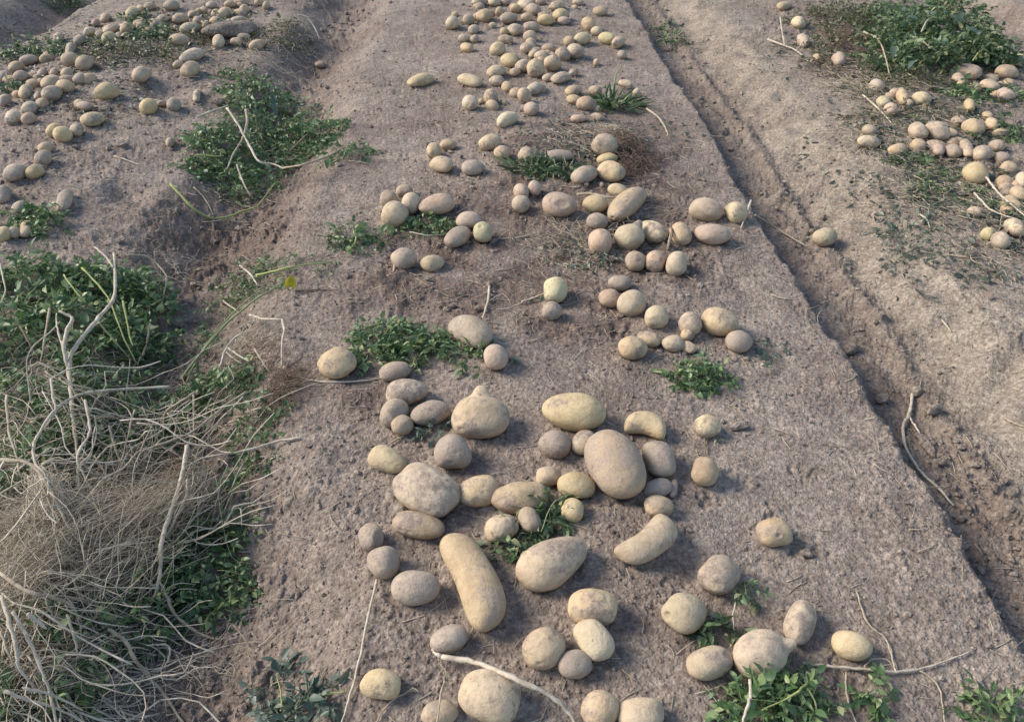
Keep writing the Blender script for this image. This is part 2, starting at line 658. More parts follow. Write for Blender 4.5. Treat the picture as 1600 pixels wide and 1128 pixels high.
def build_crumbs():
    n = 42000
    y = 0.55 * (6.0 / 0.55) ** rng.random(n)
    x = (rng.random(n) * 2 - 1) * (0.62 + 0.70 * y)
    keep = rng.random(n) < rough(x, y) * 0.8
    x, y = x[keep], y[keep]
    ax, ay = [x], [y]
    for (px, py, L, W, cx, cy, H) in SITS:
        m = int(10 + 260 * L)
        a = rng.uniform(0, 2 * math.pi, m)
        rr = rng.uniform(.85, 1.55, m)
        ax.append(px + rr * (L * np.cos(a) * cx - W * np.sin(a) * cy))
        ay.append(py + rr * (L * np.cos(a) * cy + W * np.sin(a) * cx))
    x, y = np.concatenate(ax), np.concatenate(ay)
    n = len(x)
    s = 0.0013 + 0.0028 * rng.random(n) ** 3 + 0.009 * rng.random(n) ** 13 * np.clip(rough(x, y), 0, 1)
    s *= (0.8 + 0.22 * y)
    z = ground_z(x, y)
    v0, f0 = ico(1)
    k = len(v0)
    rad = 1 + rng.normal(0, .17, (n, k))
    sc = s[:, None] * rng.uniform(.6, 1.4, (n, 3)) * np.array([1, 1, .75])
    V = v0[None] * rad[..., None] * sc[:, None, :]
    V = V + np.stack([x, y, z + s * .35], 1)[:, None, :]
    F = (f0[None] + (np.arange(n) * k)[:, None, None]).reshape(-1, 3)
    o = link('soil_crumbs', mesh_np('soil_crumbs', V.reshape(-1, 3), F, False), soil_material('crumb_soil', True))
    tag(o, 'loose brown soil crumbs strewn over the potato beds', 'soil crumbs', None, 'stuff')



def build_litter():
    """short bits of straw and root too many to count"""
    b = Buf()
    n = 0
    while n < 2600:
        y = 0.6 * (5.8 / 0.6) ** rng.random()
        x = (rng.random() * 2 - 1) * (0.6 + .66 * y)
        wgt = .14 + .9 * float(dug(x, y)) + .8 * math.exp(-((x - 1.95) / .42) ** 2) + .8 * math.exp(-((x + 1.7) / .55) ** 2)
        if rng.random() > wgt:
            continue
        n += 1
        L = rng.uniform(.012, .06) * (1 + .12 * y)
        a = rng.uniform(0, math.pi)
        t = np.linspace(-.5, .5, 4)
        bend = rng.normal(0, .3)
        P = np.stack([x + L * (t * math.cos(a) - bend * t * t * math.sin(a)), y + L * (t * math.sin(a) + bend * t * t * math.cos(a)), t * 0], 1)
        P[:, 2] = ground_z(P[:, 0], P[:, 1]).max() + .0015 + rng.normal(0, .001, 4)
        b.tube(P, rng.uniform(.0004, .0011) * (1 + .1 * y), 3, 1)
    tag(b.build('straw_litter', HAIR), 'thin dry bits of root and straw strewn over the soil', 'straw litter', None, 'stuff')



def build_leaf_litter():
    """trampled dull leaf scraps covering the side beds and the dug middle: ground cover"""
    lv = Leaves()
    n = 0
    spots = []
    for (px, py, rx, ry, w_) in ((200, 70, 190, 60, 3.0), (60, 110, 110, 70, 1.6), (330, 50, 80, 40, 1.5), (150, 160, 130, 40, .8), (1480, 180, 170, 70, 2.6), (1450, 280, 170, 80, 1.6),
                             (1270, 70, 90, 60, 1.0), (1560, 340, 70, 60, .8), (940, 215, 130, 50, 1.0), (860, 260, 110, 26, .5), (1540, 130, 80, 40, 1.0), (1500, 420, 110, 50, .5), (920, 390, 110, 40, .35)):
        m = int(620 * w_)
        a = rng.normal(0, .5, (m, 2))
        for q in range(m):
            c = hit(px + a[q, 0] * rx, py + a[q, 1] * ry, .004)
            if vnoise(c[0], c[1], .16, 55) + .25 * rng.normal() < -.05:
                continue
            az = rng.uniform(0, 6.283)
            d = np.array([math.cos(az), math.sin(az), rng.uniform(-.1, .35)])
            d /= np.linalg.norm(d)
            nn = np.array([rng.normal(0, .5), rng.normal(0, .5), 1.0])
            nn -= d * (nn @ d)
            nn /= np.linalg.norm(nn)
            c[2] = float(mg(c[0], c[1])) + rng.uniform(.006, .02)
            lv.leaflet(c, d, nn, rng.uniform(.012, .034), rng.uniform(.4, 1.1), rng.uniform(-.1, .5))
    o = lv.finish().build('leaf_litter', LITTER)
    tag(o, 'dull green and brown leaf scraps trampled into the soil', 'leaf litter', None, 'stuff')
TABLE = """
#M
528 567 27 25 0 p|pale round potato alone at the left side, just left of the long green sprig
617 580 25 15 12 d|dusty flat potato half sunk behind the cluster below the long sprig
635 613 33 21 6 t e=-.1|broad tan potato in front of the flat dusty half sunk one
615 645 23 20 40 t l=1.3|lumpy tan potato tucked under the broad tan one, a small one at its foot
628 665 17 14 10 t|small brown potato at the foot of a lumpy tan one
674 645 31 20 12 d|dusty oval potato left of the onion shaped potato
753 652 46 34 0 t k=0,.72,.69,.4,.27 l=.9|big onion shaped potato with a blunt knob on its back
707 706 27 27 0 d l=1.2|dusty squarish potato in front of the onion shaped one
606 719 31 20 -17 y e=-.1|yellow oval potato with its right end against the big lumpy boulder shaped potato
664 764 51 39 -20 t l=1.5|big lumpy boulder shaped potato, brown with a dusty right side
746 767 31 25 12 p|smooth beige oval potato just right of the big boulder shaped one
654 820 40 21 -12 t|long oval tan potato lying below the big boulder shaped one
579 839 19 20 0 d k=.7,-.3,.5,-.3,.35|dusty potato with a hollowed right side, at left edge of the near potatoes
598 878 25 26 0 d|dusty grey round potato with a long pale stem running down from it
648 917 38 28 6 d|dusty grey egg shaped potato left of the long bent one
738 902 80 34 -64 p b=-.42 e=.06 l=.8|longest potato, pale and slightly bent like a sausage
864 877 57 37 27 t e=-.2 l=.7|large brown egg shaped potato with a pointed right end and cracks
786 825 28 22 18 p|cream speckled oval potato near the leaves between the two largest long ones
828 811 22 17 -70 t|small brown potato standing between cream speckled oval and green leaves
817 776 41 25 8 p l=1.6|lumpy cream potato with bumps behind the cream speckled oval
857 744 20 17 0 p|small pale dusty potato behind the lumpy cream one
900 759 29 23 -15 y|yellowish potato directly behind the small round yellow one by the leaves
895 796 18 17 0 y|small round yellow potato right of the dark leaves
869 694 25 24 0 d|dusty reddish round potato below the big yellow tan one
912 692 22 18 50 p|small beige potato peeking out from behind the largest egg
897 643 49 31 -9 y l=.9|big yellow tan potato at the back of the near cluster
962 723 57 42 -58 d l=.5|largest egg shaped dusty potato standing in the middle of the near cluster
1008 664 33 20 -10 y b=-.75 l=.6|smooth yellow kidney potato with a notch on its lower edge
1030 718 30 23 -66 d|dusty oval potato leaning on the right side of the largest egg
1104 665 21 18 0 y|small round yellow potato with a green leaf beside it, right of the kidney
1101 736 23 24 0 t|round tan potato with a shallow crease, alone right of the largest egg
1028 763 19 12 18 d l=1.6|dusty broken piece of potato below the leaning dusty oval
1052 763 15 6 80 d l=1.4|thin dusty sliver of potato beside the broken piece
1028 790 24 19 0 t l=1.3|tan lumpy potato touching the top of the curved pale one
1012 845 50 26 36 p b=.65 e=.08 l=.5|curved pale kidney potato with its hollow facing up left
1211 832 27 22 -10 p k=-.05,-.7,.6,-.14,.16|small flattened pale potato alone on bare soil with one dark eye
1123 899 31 30 0 t l=1.2|round beige potato with a scabbed lower right corner
1070 956 33 33 0 y k=-.85,-.3,.35,-.22,.17 l=.7|round yellow potato with a dark crack in its left side
925 950 41 31 -4 p l=1.1|rounded pale potato with a smaller yellow one in front of it
927 998 35 26 -60 y|yellow oval potato leaning on the rounded pale one
852 1011 36 30 35 t l=1.3|knobbly beige potato left of the yellow leaning oval
899 1036 26 23 0 d|grey round soil covered potato below the yellow leaning oval
702 999 32 22 22 d|grey brown oval potato where the thick dry stem begins
765 1088 47 41 -20 p l=.9|large pale round potato at the front under the thick dry stem
686 1114 29 20 15 t|tan potato cut by the front edge, a thin stalk across it
595 1069 32 24 -6 y|golden oval potato beside the straight pale stem at front left
937 1108 29 31 0 t e=.1|tan potato with a pointed top at the front edge, left of another
1002 1116 36 29 0 p|smooth pale round potato cut off by the front edge
1108 1036 37 26 10 p l=.9 k=.75,.1,.6,-.12,.3|peanut shaped pale potato left of the big round one on the leaves
1190 1022 43 40 20 t k=.95,.1,.3,.42,.28 l=.6|big round tan potato with a nub on its right, on green leaves
1250 972 36 25 76 t|upright oval brown potato behind the big round one with a nub
1331 1007 33 23 -22 y|yellow oval potato at right with rootlets under it
736 517 34 23 -22 t|large flat tan potato at the right end of the long green sprig
774 557 18 18 0 r|small round pinkish potato with a loose leaf at its right
867 454 18 19 0 g|pale greenish round potato with a pale stalk at its left
862 486 15 13 0 t|small tan potato directly in front of the pale greenish one
968 442 20 13 0 d|dusty brown potato at the back of a group of four
953 466 17 13 0 r|small pinkish potato left of the round beige one in the group of four
987 474 23 21 0 p|round beige potato in the middle of the group of four
1026 495 18 16 -20 y|small yellow potato at the right end of the group of four
1124 503 31 23 -5 p|large rounded beige potato right of the five little ones
1078 506 18 17 40 t|tan potato touching the left side of the large rounded beige one
1075 523 11 9 0 p|tiny pale potato in front of the tan one by the large beige
1052 537 17 12 5 p|small pale oval potato at the left of the five little ones
1075 543 13 8 -18 p|tiny flat potato at the front of the five little ones
1155 534 22 18 0 d|brown round potato in front of the large rounded beige one
989 544 23 20 0 p|round cream potato with a narrow brown one behind its right
1014 530 20 12 -12 t|narrow brown potato behind the round cream one
629 405 18 15 -10 d|dusty brown potato with a hooked stalk at its left
677 411 18 12 12 y|small yellow potato right of the one with a hooked stalk
715 371 22 15 28 d|brown oval potato in the group of three near the low sprig
733 344 20 14 0 r|pinkish potato at the back of the group of three near the low sprig
754 364 15 15 0 g k=-.2,-.3,.9,-.2,.2|small round yellow green potato split across the top
617 334 21 22 0 p|round cream potato at the front of the left cluster of five
607 311 13 12 0 t|tan potato just behind the round cream one of the left cluster
642 319 15 16 0 p|pale potato in the middle of the left cluster of five
632 298 13 9 0 t|small potato at the very back of the left cluster of five
683 320 30 17 8 r|long pinkish tan potato at the right end of the left cluster
815 300 12 12 30 r|small reddish potato at the back left of the three reddish ones
836 295 10 11 0 r|tiny round reddish potato at the right of the three reddish ones
815 319 14 12 20 t|yellowish brown potato in front of the small reddish ones
875 320 27 19 -5 r k=0,-.7,.5,-.14,.3|broad reddish potato with a brown sunken patch in front
930 319 20 15 -10 y|yellowish potato right of the broad reddish one, dry leaf on top
934 346 17 12 0 d|dark dusty potato just in front of the yellowish one with dry leaf
938 377 19 19 0 r|round pink speckled potato at the left front of the right cluster
979 318 35 20 42 t|long brown potato tilted to the right, largest of the right cluster
966 297 15 9 -12 y|small yellow potato behind the long tilted brown one
984 371 24 22 10 y k=.5,.6,.5,.45,.3|yellow potato with a round knob like a snowman
1020 362 22 17 -38 y|yellow oval potato right of the snowman shaped one
1063 366 18 14 -58 t|tan potato with withered stalks across its left side
1115 366 28 17 -3 r e=-.15|flat pinkish brown potato with a dark tip at its right
1104 328 26 19 -8 t|rounded tan potato near the furrow, second from the right
1149 332 17 15 0 y|round yellow tan potato nearest the furrow, a stalk beside it
993 409 16 14 40 t|small tan potato, first of the row of three below the snowman
1024 409 16 15 -30 r|small pinkish potato, middle of the row of three below the snowman
1057 412 19 14 80 p|pale upright potato, last of the row of three below the snowman
1288 370 21 16 18 y|yellow potato lying alone in the furrow on the right
955 268 23 17 -10 p|large cream potato under the root clump, right of a speckled one
949 248 15 9 10 y|small yellow potato just behind the large cream one by the root clump
944 228 20 19 20 t k=-.6,-.4,.6,.2,.4|tan warty potato left of the brown root clump
912 274 20 14 18 t|speckled tan oval potato left of the large cream one
679 236 13 10 80 p|small pale upright potato at the left of the scattered three
701 226 13 8 0 t|low tan potato with soil on it behind the pale upright one
690 258 18 11 -10 t|tan potato in front of the small pale upright one
739 262 18 11 0 d|soil covered potato low in the ground right of the scattered three
767 223 17 12 14 p|pale oval potato halfway up the bed, above a pinkish one
785 239 14 10 0 r|pinkish cream potato just right and below the pale oval one
823 243 13 11 0 p|cream potato half hidden behind the grassy sprig
873 244 22 10 3 d|dusty long potato behind the right half of the grassy sprig
792 188 17 11 30 y|yellow speckled tilted potato alone in the upper middle
830 170 12 10 -10 r|round pinkish tan potato right of the yellow speckled tilted one
820 150 11 11 0 t|tan potato just behind the round pinkish tan one
835 139 13 9 30 t|tan oval potato leaning behind another, up right of it
767 152 11 11 0 p|pale round potato with a tiny one at its left
735 161 13 11 0 p|pale potato left of the round one with the tiny neighbour
752 159 4 4 0 p|tiny pale marble sized potato between two pale round ones
735 126 19 9 -14 y|long yellow potato pointing right in the upper middle
657 126 20 11 12 y e=.15|pale pointed potato lying alone at the left of the upper bed
776 127 12 8 0 t|tan potato under the bright yellow one at left end of the diagonal chain
775 113 14 9 15 y|bright yellow potato at the left end of the diagonal chain
805 113 9 6 10 p|small pale potato in the diagonal chain, left of a tan one
817 104 11 9 40 t|tan potato in the diagonal chain right of a small pale one
797 95 14 10 -10 y|yellow tan potato with a bright spot behind the diagonal chain
837 108 13 14 0 y|large yellow striped potato at the front middle of the diagonal chain
863 99 13 12 -20 t|large tan potato right of the yellow striped one
847 88 12 8 0 p|pale potato behind the yellow striped one
834 85 8 6 30 p|small pale potato at the back of the yellow striped group
879 86 11 10 30 t|tan potato at the middle of the diagonal chain
899 81 13 11 -25 t|brown potato casting a dark shadow in the diagonal chain
889 65 8 8 0 p|small round cream potato high on the diagonal chain
910 61 13 9 20 y|yellow oval potato high on the diagonal chain
856 122 8 6 10 p|small pale potato at the left tip of the long beige one
877 122 15 8 14 t|long beige potato below the diagonal chain, pale one at its right
896 114 8 6 30 p|small whitish potato at the right tip of the long beige one
895 142 12 8 15 p|pale upper potato of the four beside the grassy tuft
897 156 11 7 0 p|pale lower left potato of the four beside the grassy tuft
914 162 13 10 0 r|reddish brown front potato of the four beside the grassy tuft
930 142 10 8 0 t|tan potato touching the grassy tuft, rightmost of the four
977 131 12 6 -10 p|flat pale potato behind the grassy tuft
994 145 7 7 0 p|small pale potato at the right end of the grassy tuft
905 186 13 6 0 r|reddish flat potato half buried below the grassy tuft
826 75 11 9 20 p|cream potato with dark specks, front of a stack of three
828 57 11 8 0 p|middle pale potato of a stack of three near the top
831 43 12 8 0 t|tan rear potato of a stack of three near the top
777 77 12 10 30 y|yellow brown potato with a dark dimple near the upper left group
790 62 12 7 0 t|low tan potato behind the one with a dark dimple
787 50 6 6 0 y|tiny yellow potato left of a plump beige one
805 47 11 9 -10 p|plump beige potato beside a tiny yellow one
770 40 6 4 0 p|tiny whitish flat potato on its own in the upper group
795 29 13 9 10 d|dark greyish potato in the middle of the upper group
780 19 6 8 0 p|small upright pale potato left of the dark greyish one
757 25 12 10 20 p|round whitish potato at the upper left of the top group
707 36 10 10 0 p|pale potato farthest left in the top group
732 31 9 8 0 t|soil flecked potato between the far left pale one and the whitish one
725 60 9 6 0 p|small pale potato lying left of two dull ones
740 47 9 7 30 t|dull tan potato behind the small pale one on the left
742 61 7 6 0 t|dull tiny potato right of the small pale one on the left
730 75 11 7 -12 p|pale oval potato at the lower left of the top group
750 3 12 7 10 p|whitish potato at the picture's top edge, leftmost
772 4 10 7 0 y|yellowish potato at the picture's top edge, second from left
790 3 8 6 0 t|tan potato at the picture's top edge, third from left
805 14 8 7 0 p|small bright potato with a pointed top near the top edge
820 9 11 8 -10 p|bright cream potato near the top edge, left of a tan one
833 16 12 9 -20 t|tan potato near the top edge with dark shade at its right
823 28 9 7 0 t|dull potato left of the flat bright yellow one near the top
852 31 13 8 0 y|flat bright yellow potato near the top with a dark shadow below
870 9 11 7 20 p|mottled pale potato near the top edge, right of the middle
876 24 13 9 10 y|yellow brown potato behind a pinkish one near the top right
881 33 10 6 0 r|pinkish potato in front of a yellow brown one near the top right
845 3 8 5 0 t|small tan potato at the picture's top edge, middle of the bed
903 4 9 5 0 p|small pale potato at the picture's top edge, right side of the bed
938 18 12 7 0 t|brownish potato farthest to the right near the top of the bed
919 38 10 10 0 p|round cream potato right of the group, dark leaf at its right
932 49 9 7 0 p|small pale potato in front of the round cream one on the right
950 61 13 9 -5 g|greenish yellow potato left of the forked white one
967 66 11 8 70 p k=-.5,-.6,.2,.5,.35 l=1.6|forked whitish potato shaped like a bone at the right
972 86 7 7 0 d|small dark potato in front of the forked whitish one
932 98 5 5 0 p|tiny bright potato alone below the greenish yellow one
#L
207 21 11 9 0 g|greenish potato near the top of the left bed, beside a dark weed
234 10 10 6 0 p|pale potato at the top edge, right of the dark weed
268 9 12 8 0 d|grey dusty potato at the top edge of the left bed
282 30 13 8 0 t|tan oval potato on the far left bed below a grey dusty one
310 33 9 7 0 r|pinkish potato left of a small bright one on the far left bed
322 39 6 6 0 p|small bright round potato at the left of the dry heaped soil
297 45 15 9 8 g|yellow green potato in front of the pinkish one on the left bed
280 63 15 9 0 t|broad tan potato on a mat of weeds on the left bed
150 36 7 6 0 r|small reddish potato highest up at the left bed's middle
140 50 9 7 0 p|pale little potato just below a small reddish one
92 59 9 7 0 r|small pinkish potato at the left behind the dark green weeds
125 64 11 8 0 d|dull potato hidden in weeds right of a small pinkish one
110 76 8 9 0 p|pale upright potato behind the two big cream ones
109 94 15 10 -5 p|big cream potato touching another at its right
133 98 15 11 -10 t|big tan potato at the right of the touching cream pair
170 60 11 9 0 g|yellow green potato in front of two whitish ones
172 46 11 7 20 p|whitish oval potato behind the yellow green one
198 45 11 9 0 p|pale rounded potato right of the whitish oval one
44 94 15 8 0 d|flat dull potato below the dark green weeds at far left
25 106 12 9 0 p|pale potato left of the flat dull one
32 121 12 9 0 t|tan potato below a pale one at the left edge of the bed
7 121 12 9 0 d|dull grey potato at the picture's left border, below weeds
66 115 8 7 0 r|small pinkish potato, left of a pair behind the cream heap
85 114 8 7 0 r|small pinkish potato, right of a pair behind the cream heap
80 129 16 10 10 p|cream potato at the back of the heap of three big ones
102 136 15 10 -15 p|pale potato at the right of the heap of three big ones
80 147 16 12 0 t|tan potato in front of the heap of three big ones
41 144 11 11 0 p|pale round potato left of the heap of three big ones
60 150 7 7 0 t|small tan potato between the round one and the heap
8 157 10 9 0 d|dull potato at the left border next to the green weed
47 170 13 10 10 p|pale potato with rounded end in the lower left row
65 163 11 9 0 t|tan potato touching the pale one in the lower left row
20 185 13 11 15 p|big pale potato at the lower left, near the picture's border
45 186 12 9 -5 r|pinkish potato right of the big pale one near the border
167 143 18 13 5 y|large golden potato alone in the middle of the left bed
132 166 13 7 -10 r|pale pinkish potato half buried below the large golden one
146 187 18 10 5 y|long yellow potato in the middle of the left bed
220 117 14 12 0 t|brown round potato above a hollow on the left bed
300 87 20 11 20 t e=.12|long tan potato left of the leafy heap, tapering to the left
297 109 15 11 25 p|pale potato in front of the long tapering tan one
278 101 9 6 20 t|small tan potato at the tip of the long tapering one
232 166 15 12 0 y|golden potato in front of the brown round one on the left bed
272 164 12 10 0 t|dull tan potato right of a golden one, by the leafy heap
252 162 8 5 10 r|small brownish potato between a golden and a dull tan one
307 151 6 9 0 p|small upright pale potato at the upper left of the leafy heap
350 21 11 8 20 p|bright cream potato among the far heap on the left bed's right side
382 15 8 7 0 p|small round pale potato right of the bright cream one far up
377 3 12 6 0 p|pale potato at the top edge above the far heap
405 4 7 6 0 y|small yellow potato at the top edge, right of the far heap
416 9 6 6 0 t|tiny tan potato last at the right of the far heap
359 7 9 6 0 t|tan potato behind the bright cream one of the far heap
372 31 11 5 5 t|flat tan potato at the front of the far heap
342 66 10 10 0 p|round pale potato under the overhanging clod
370 66 10 7 -10 t|tan potato under the overhanging clod, right of a pale one
380 58 10 5 5 p|flat pale potato on top, behind the two under the clod
402 71 12 8 15 p|pale potato at the right end of the row under the clod
500 101 8 5 0 r|small pinkish potato in the left furrow near its top
85 204 13 10 10 y|yellow potato at the back of a pair on bare soil
98 211 16 11 -5 y|larger yellow potato at the front of a pair on bare soil
120 203 11 10 0 p|cream potato right of the yellow pair on bare soil
72 231 12 8 0 t|tan potato behind another with a pale leaf beside it
68 247 14 11 15 d|dusty grey potato with a pale leaf at its right
25 269 19 13 10 d|big grey dusty potato at the left border
54 269 14 11 0 y|yellow potato touching the big grey dusty one
5 305 13 13 0 d|grey round potato cut by the left border
101 314 18 11 72 t|tan upright oval potato alone on the slope
266 223 7 7 0 p|tiny bright potato left of the leafy heap on bare soil
6 366 13 11 0 y|greenish yellow potato at the left border below the small weed
24 363 11 9 0 t|yellow tan potato between the border one and the cream upright one
42 357 14 10 75 p|cream upright potato under the small weed at the left
32 326 14 10 15 t|dusty tan potato behind the small weed at the left
105 115 10 8 0 t|brownish potato just below the touching cream pair
126 123 12 8 0 d|dull potato sunk in weeds right of the heap of three big ones
65 128 7 5 0 p|tiny pale potato at the upper left corner of the heap of three big ones
255 30 9 6 0 t|small tan potato behind the spreading blue green weed
338 22 8 7 0 p|pale potato at the left end of the far heap, beside the bright cream one
330 9 9 6 0 t|tan potato at the top edge left of the far heap
#R
1277 90 7 6 0 p|tiny pale potato left of the brown one under the bush end
1542 182 9 7 0 t|small tan potato just behind the small pale one near weeds
1225 10 11 6 10 p|pale potato at the top edge on the right bed
1247 36 11 9 0 y|yellow tan potato at the left of the far weeds, right bed
1255 64 9 10 20 t|tan potato at the end of a pale twig, right bed
1310 94 11 11 0 r|brown potato under the left end of the big green bush
1370 135 12 10 0 d|dusty purplish potato below the big green bush
1380 160 11 9 0 g|greenish potato in front of the dusty purplish one
1392 172 12 10 30 r|pinkish potato in front of the greenish one
1410 152 10 11 0 p|pale upright potato left of a bright oval one below the bush
1420 162 8 6 0 t|small tan potato tucked between two pale ones below the bush
1440 154 15 10 0 y|bright oval potato below the big green bush
1515 165 9 10 0 y|yellow potato in bright weeds at the right
1512 113 22 13 -8 d l=1.4|broad cracked brownish potato at the foot of the big bush
1497 124 10 8 0 r|small pinkish potato at the left of the broad cracked one
1572 113 19 10 -3 t|long tan potato casting shade right of the big bush
1590 94 9 11 0 d|grey potato at the right border beside the big bush
1547 134 15 9 -10 t|tan oval potato between bush foot and right border
1571 148 14 10 0 r|reddish tan potato below the tan oval one near the right border
1359 204 11 8 0 d|grey potato directly behind a flat yellow one
1358 222 18 9 -4 y|flat yellow potato at the left of the right bed's litter
1435 205 15 12 0 p|cream potato touching a broad tan one in the litter
1465 205 19 14 -8 t|broad tan potato right of a cream one in the litter
1520 200 18 12 -8 p|rounded cream potato left of a small pale one near weeds
1550 194 10 9 0 p|small pale potato right of the rounded cream one near weeds
1466 234 10 9 0 r|small pinkish potato at the left of the middle litter
1490 237 13 10 0 d|dark dusty potato in the middle litter
1510 231 10 13 10 t|upright tan potato right of the dark dusty one
1535 240 17 12 15 t|large tan potato behind the round yellow one with twigs
1557 228 13 9 0 d|dull brown potato behind the large tan one
1565 247 14 9 0 d|flat dull potato at the right of the large tan one
1526 272 19 15 0 y|round yellow potato where two white twigs start
1597 281 11 11 0 p|bright potato cut by the right border above the twigs
1592 304 14 11 -30 p|bright cream potato at the right border between the twigs
1586 356 17 13 -20 p|rounded pale potato at the right border under the white twigs
1544 366 12 9 30 g|small grey green potato left of the lower right group of three
1563 377 15 12 10 t|tan potato at the front of the lower right group of three
1522 331 12 8 0 t|tan potato half buried above the lower right group
"""
# ------------------------------------------------------------------ potatoes
def project(P):
    q = np.asarray(P) - C0
    w = q @ FW
    return np.array([800 + FPX * (q @ RT) / w, 564 - FPX * (q @ UP) / w])


GROUPS = {'M': 'potatoes dug up on the middle bed', 'L': 'potatoes dug up on the left bed', 'R': 'potatoes dug up on the right bed'}


def fit_axes(c, a, b, ang):
    """semi axes and yaw of a lying ellipsoid at c whose outline has image semi axes a, b at angle ang"""
    e = 1e-4
    J = np.stack([(project(c + e * ax) - project(c - e * ax)) / (2 * e) for ax in np.eye(3)], 1)
    J[1] *= -1
    th = R(ang)
    Q = np.array([[math.cos(th), -math.sin(th)], [math.sin(th), math.cos(th)]])
    S = Q @ np.diag([a * a, b * b]) @ Q.T
    sc = np.linalg.norm(J[:, 0])
    best = None
    for H in np.linspace(.55, 1.25, 36) * b / sc:
        pz = J[:, 2:3]
        M = S - H * H * (pz @ pz.T)
        iJ = np.linalg.inv(J[:, :2])
        A = iJ @ M @ iJ.T
        w, U = np.linalg.eigh(A)
        if w[0] <= 0:
            continue
        W, L = math.sqrt(w[0]), math.sqrt(w[1])
        ref = math.sqrt(W * L)
        cost = math.log(L / W) ** 2 + 1.5 * math.log(H / (W * .9)) ** 2 + .6 * max(0, math.log(H / W)) ** 2 * 4
        if best is None or cost < best[0]:
            best = (cost, L, W, H, math.atan2(U[1, 1], U[0, 1]))
    if best is None:
        return a / sc, b / sc, b / sc * .85, th
    return best[1:]


def make_potato(i, x, y, a, b, ang, tone, opt, label, grp):
    h = 0.03
    for _ in range(4):
        c = hit(x, y, h)
        L, W, H, yaw = fit_axes(c, a, b, ang)
        h = H * .80 + .002
    px = a
    v0, _f = ico(5 if px > 26 else 4 if px > 10 else 3)
    f0 = _f
    rr = np.random.default_rng(1000 + i)
    v = v0.copy()
    lax = np.array([math.cos(yaw), math.sin(yaw), 0])
    if lax[0] < 0:
        lax = -lax
    wax = np.array([-lax[1], lax[0], 0])
    if wax[1] < 0:
        wax = -wax
    zax = np.array([0, 0, 1.0])
    lum = opt.get('l', 1.0) * 1.15
    d = np.ones(len(v))
    for q in range(7):
        k = rr.normal(0, 1, 3)
        k *= rr.uniform(1.3, 3.4) / np.linalg.norm(k)
        d += lum * rr.uniform(.010, .030) * np.sin(v @ k * 1.0 + rr.uniform(0, 6.28))
    for q in range(8):
        k = rr.normal(0, 1, 3)
        k *= rr.uniform(4, 9) / np.linalg.norm(k)
        d += lum * rr.uniform(.003, .008) * np.sin(v @ k + rr.uniform(0, 6.28))
    # eyes: shallow dents with a brow
    for q in range(rr.integers(5, 9)):
        k = rr.normal(0, 1, 3)
        k /= np.linalg.norm(k)
        an = np.arccos(np.clip(v @ k, -1, 1))
        sg = rr.uniform(.07, .15)
        d -= rr.uniform(.03, .075) * np.exp(-(an / sg) ** 2)
        k2 = k + np.array([0, 0, .22])
        k2 /= np.linalg.norm(k2)
        d += .016 * np.exp(-(np.arccos(np.clip(v @ k2, -1, 1)) / .12) ** 2)
    u = v[:, 0]
    e = opt.get('e', 0) + rr.normal(0, .05)
    sq = rr.uniform(.0, .12)           # slight squareness of the outline
    f = (1 + e * u)
    if abs(opt.get('b', 0)) > .3:
        f = f * np.sqrt(1 + .9 * u * u) * .93     # fuller ends on the bent ones
    P = np.stack([v[:, 0] * d * L, v[:, 1] * d * W * f, v[:, 2] * d * H * f], 1)
    P[:, :2] *= (1 + sq * (4 * u * u * v[:, 1] ** 2))[:, None]
    bend = opt.get('b', rr.normal(0, .05))
    P[:, 1] += bend * W * (u * u - .35)
    P = P[:, :1] * lax + P[:, 1:2] * wax + P[:, 2:3] * zax
    if 'k' in opt:
        kx, ky, kz, amp, sg = opt['k']
        k = np.array([kx, ky, kz])
        k /= np.linalg.norm(k)
        dn = v[:, :1] * lax + v[:, 1:2] * wax + v[:, 2:3] * zax
        an = np.arccos(np.clip(dn @ k, -1, 1))
        P += k * (amp * W * np.exp(-(an / (sg * 1.05)) ** 4))[:, None]
    # slight roll so that no two lie alike
    o = link('potato', mesh_np('potato', P, f0), PM[tone])
    o.location = c
    SITS.append((c[0], c[1], L, W, lax[0], lax[1], H))
    tag(o, label, 'potato', GROUPS[grp])
    return o


grp = 'M'
seen = set()
POT = []
for ln in TABLE.strip().splitlines():
    if ln.startswith('#'):
        grp = ln[1:].strip()
        continue
    head, label = ln.split('|')
    it = head.split()
    x, y, a, b, ang = map(float, it[:5])
    if a < 20:
        a, b = a * 1.02, b * 1.14        # part of the small far ones sinks into the soil
    opt = {}
    for s in it[6:]:
        kk, vv = s.split('=')
        opt[kk] = [float(q) for q in vv.split(',')] if ',' in vv else float(vv)
    assert label not in seen, label
    seen.add(label)
    POT.append(make_potato(len(POT), x, y, a, b, ang, it[5], opt, label, grp))

build_ground()
build_crumbs()
build_litter()


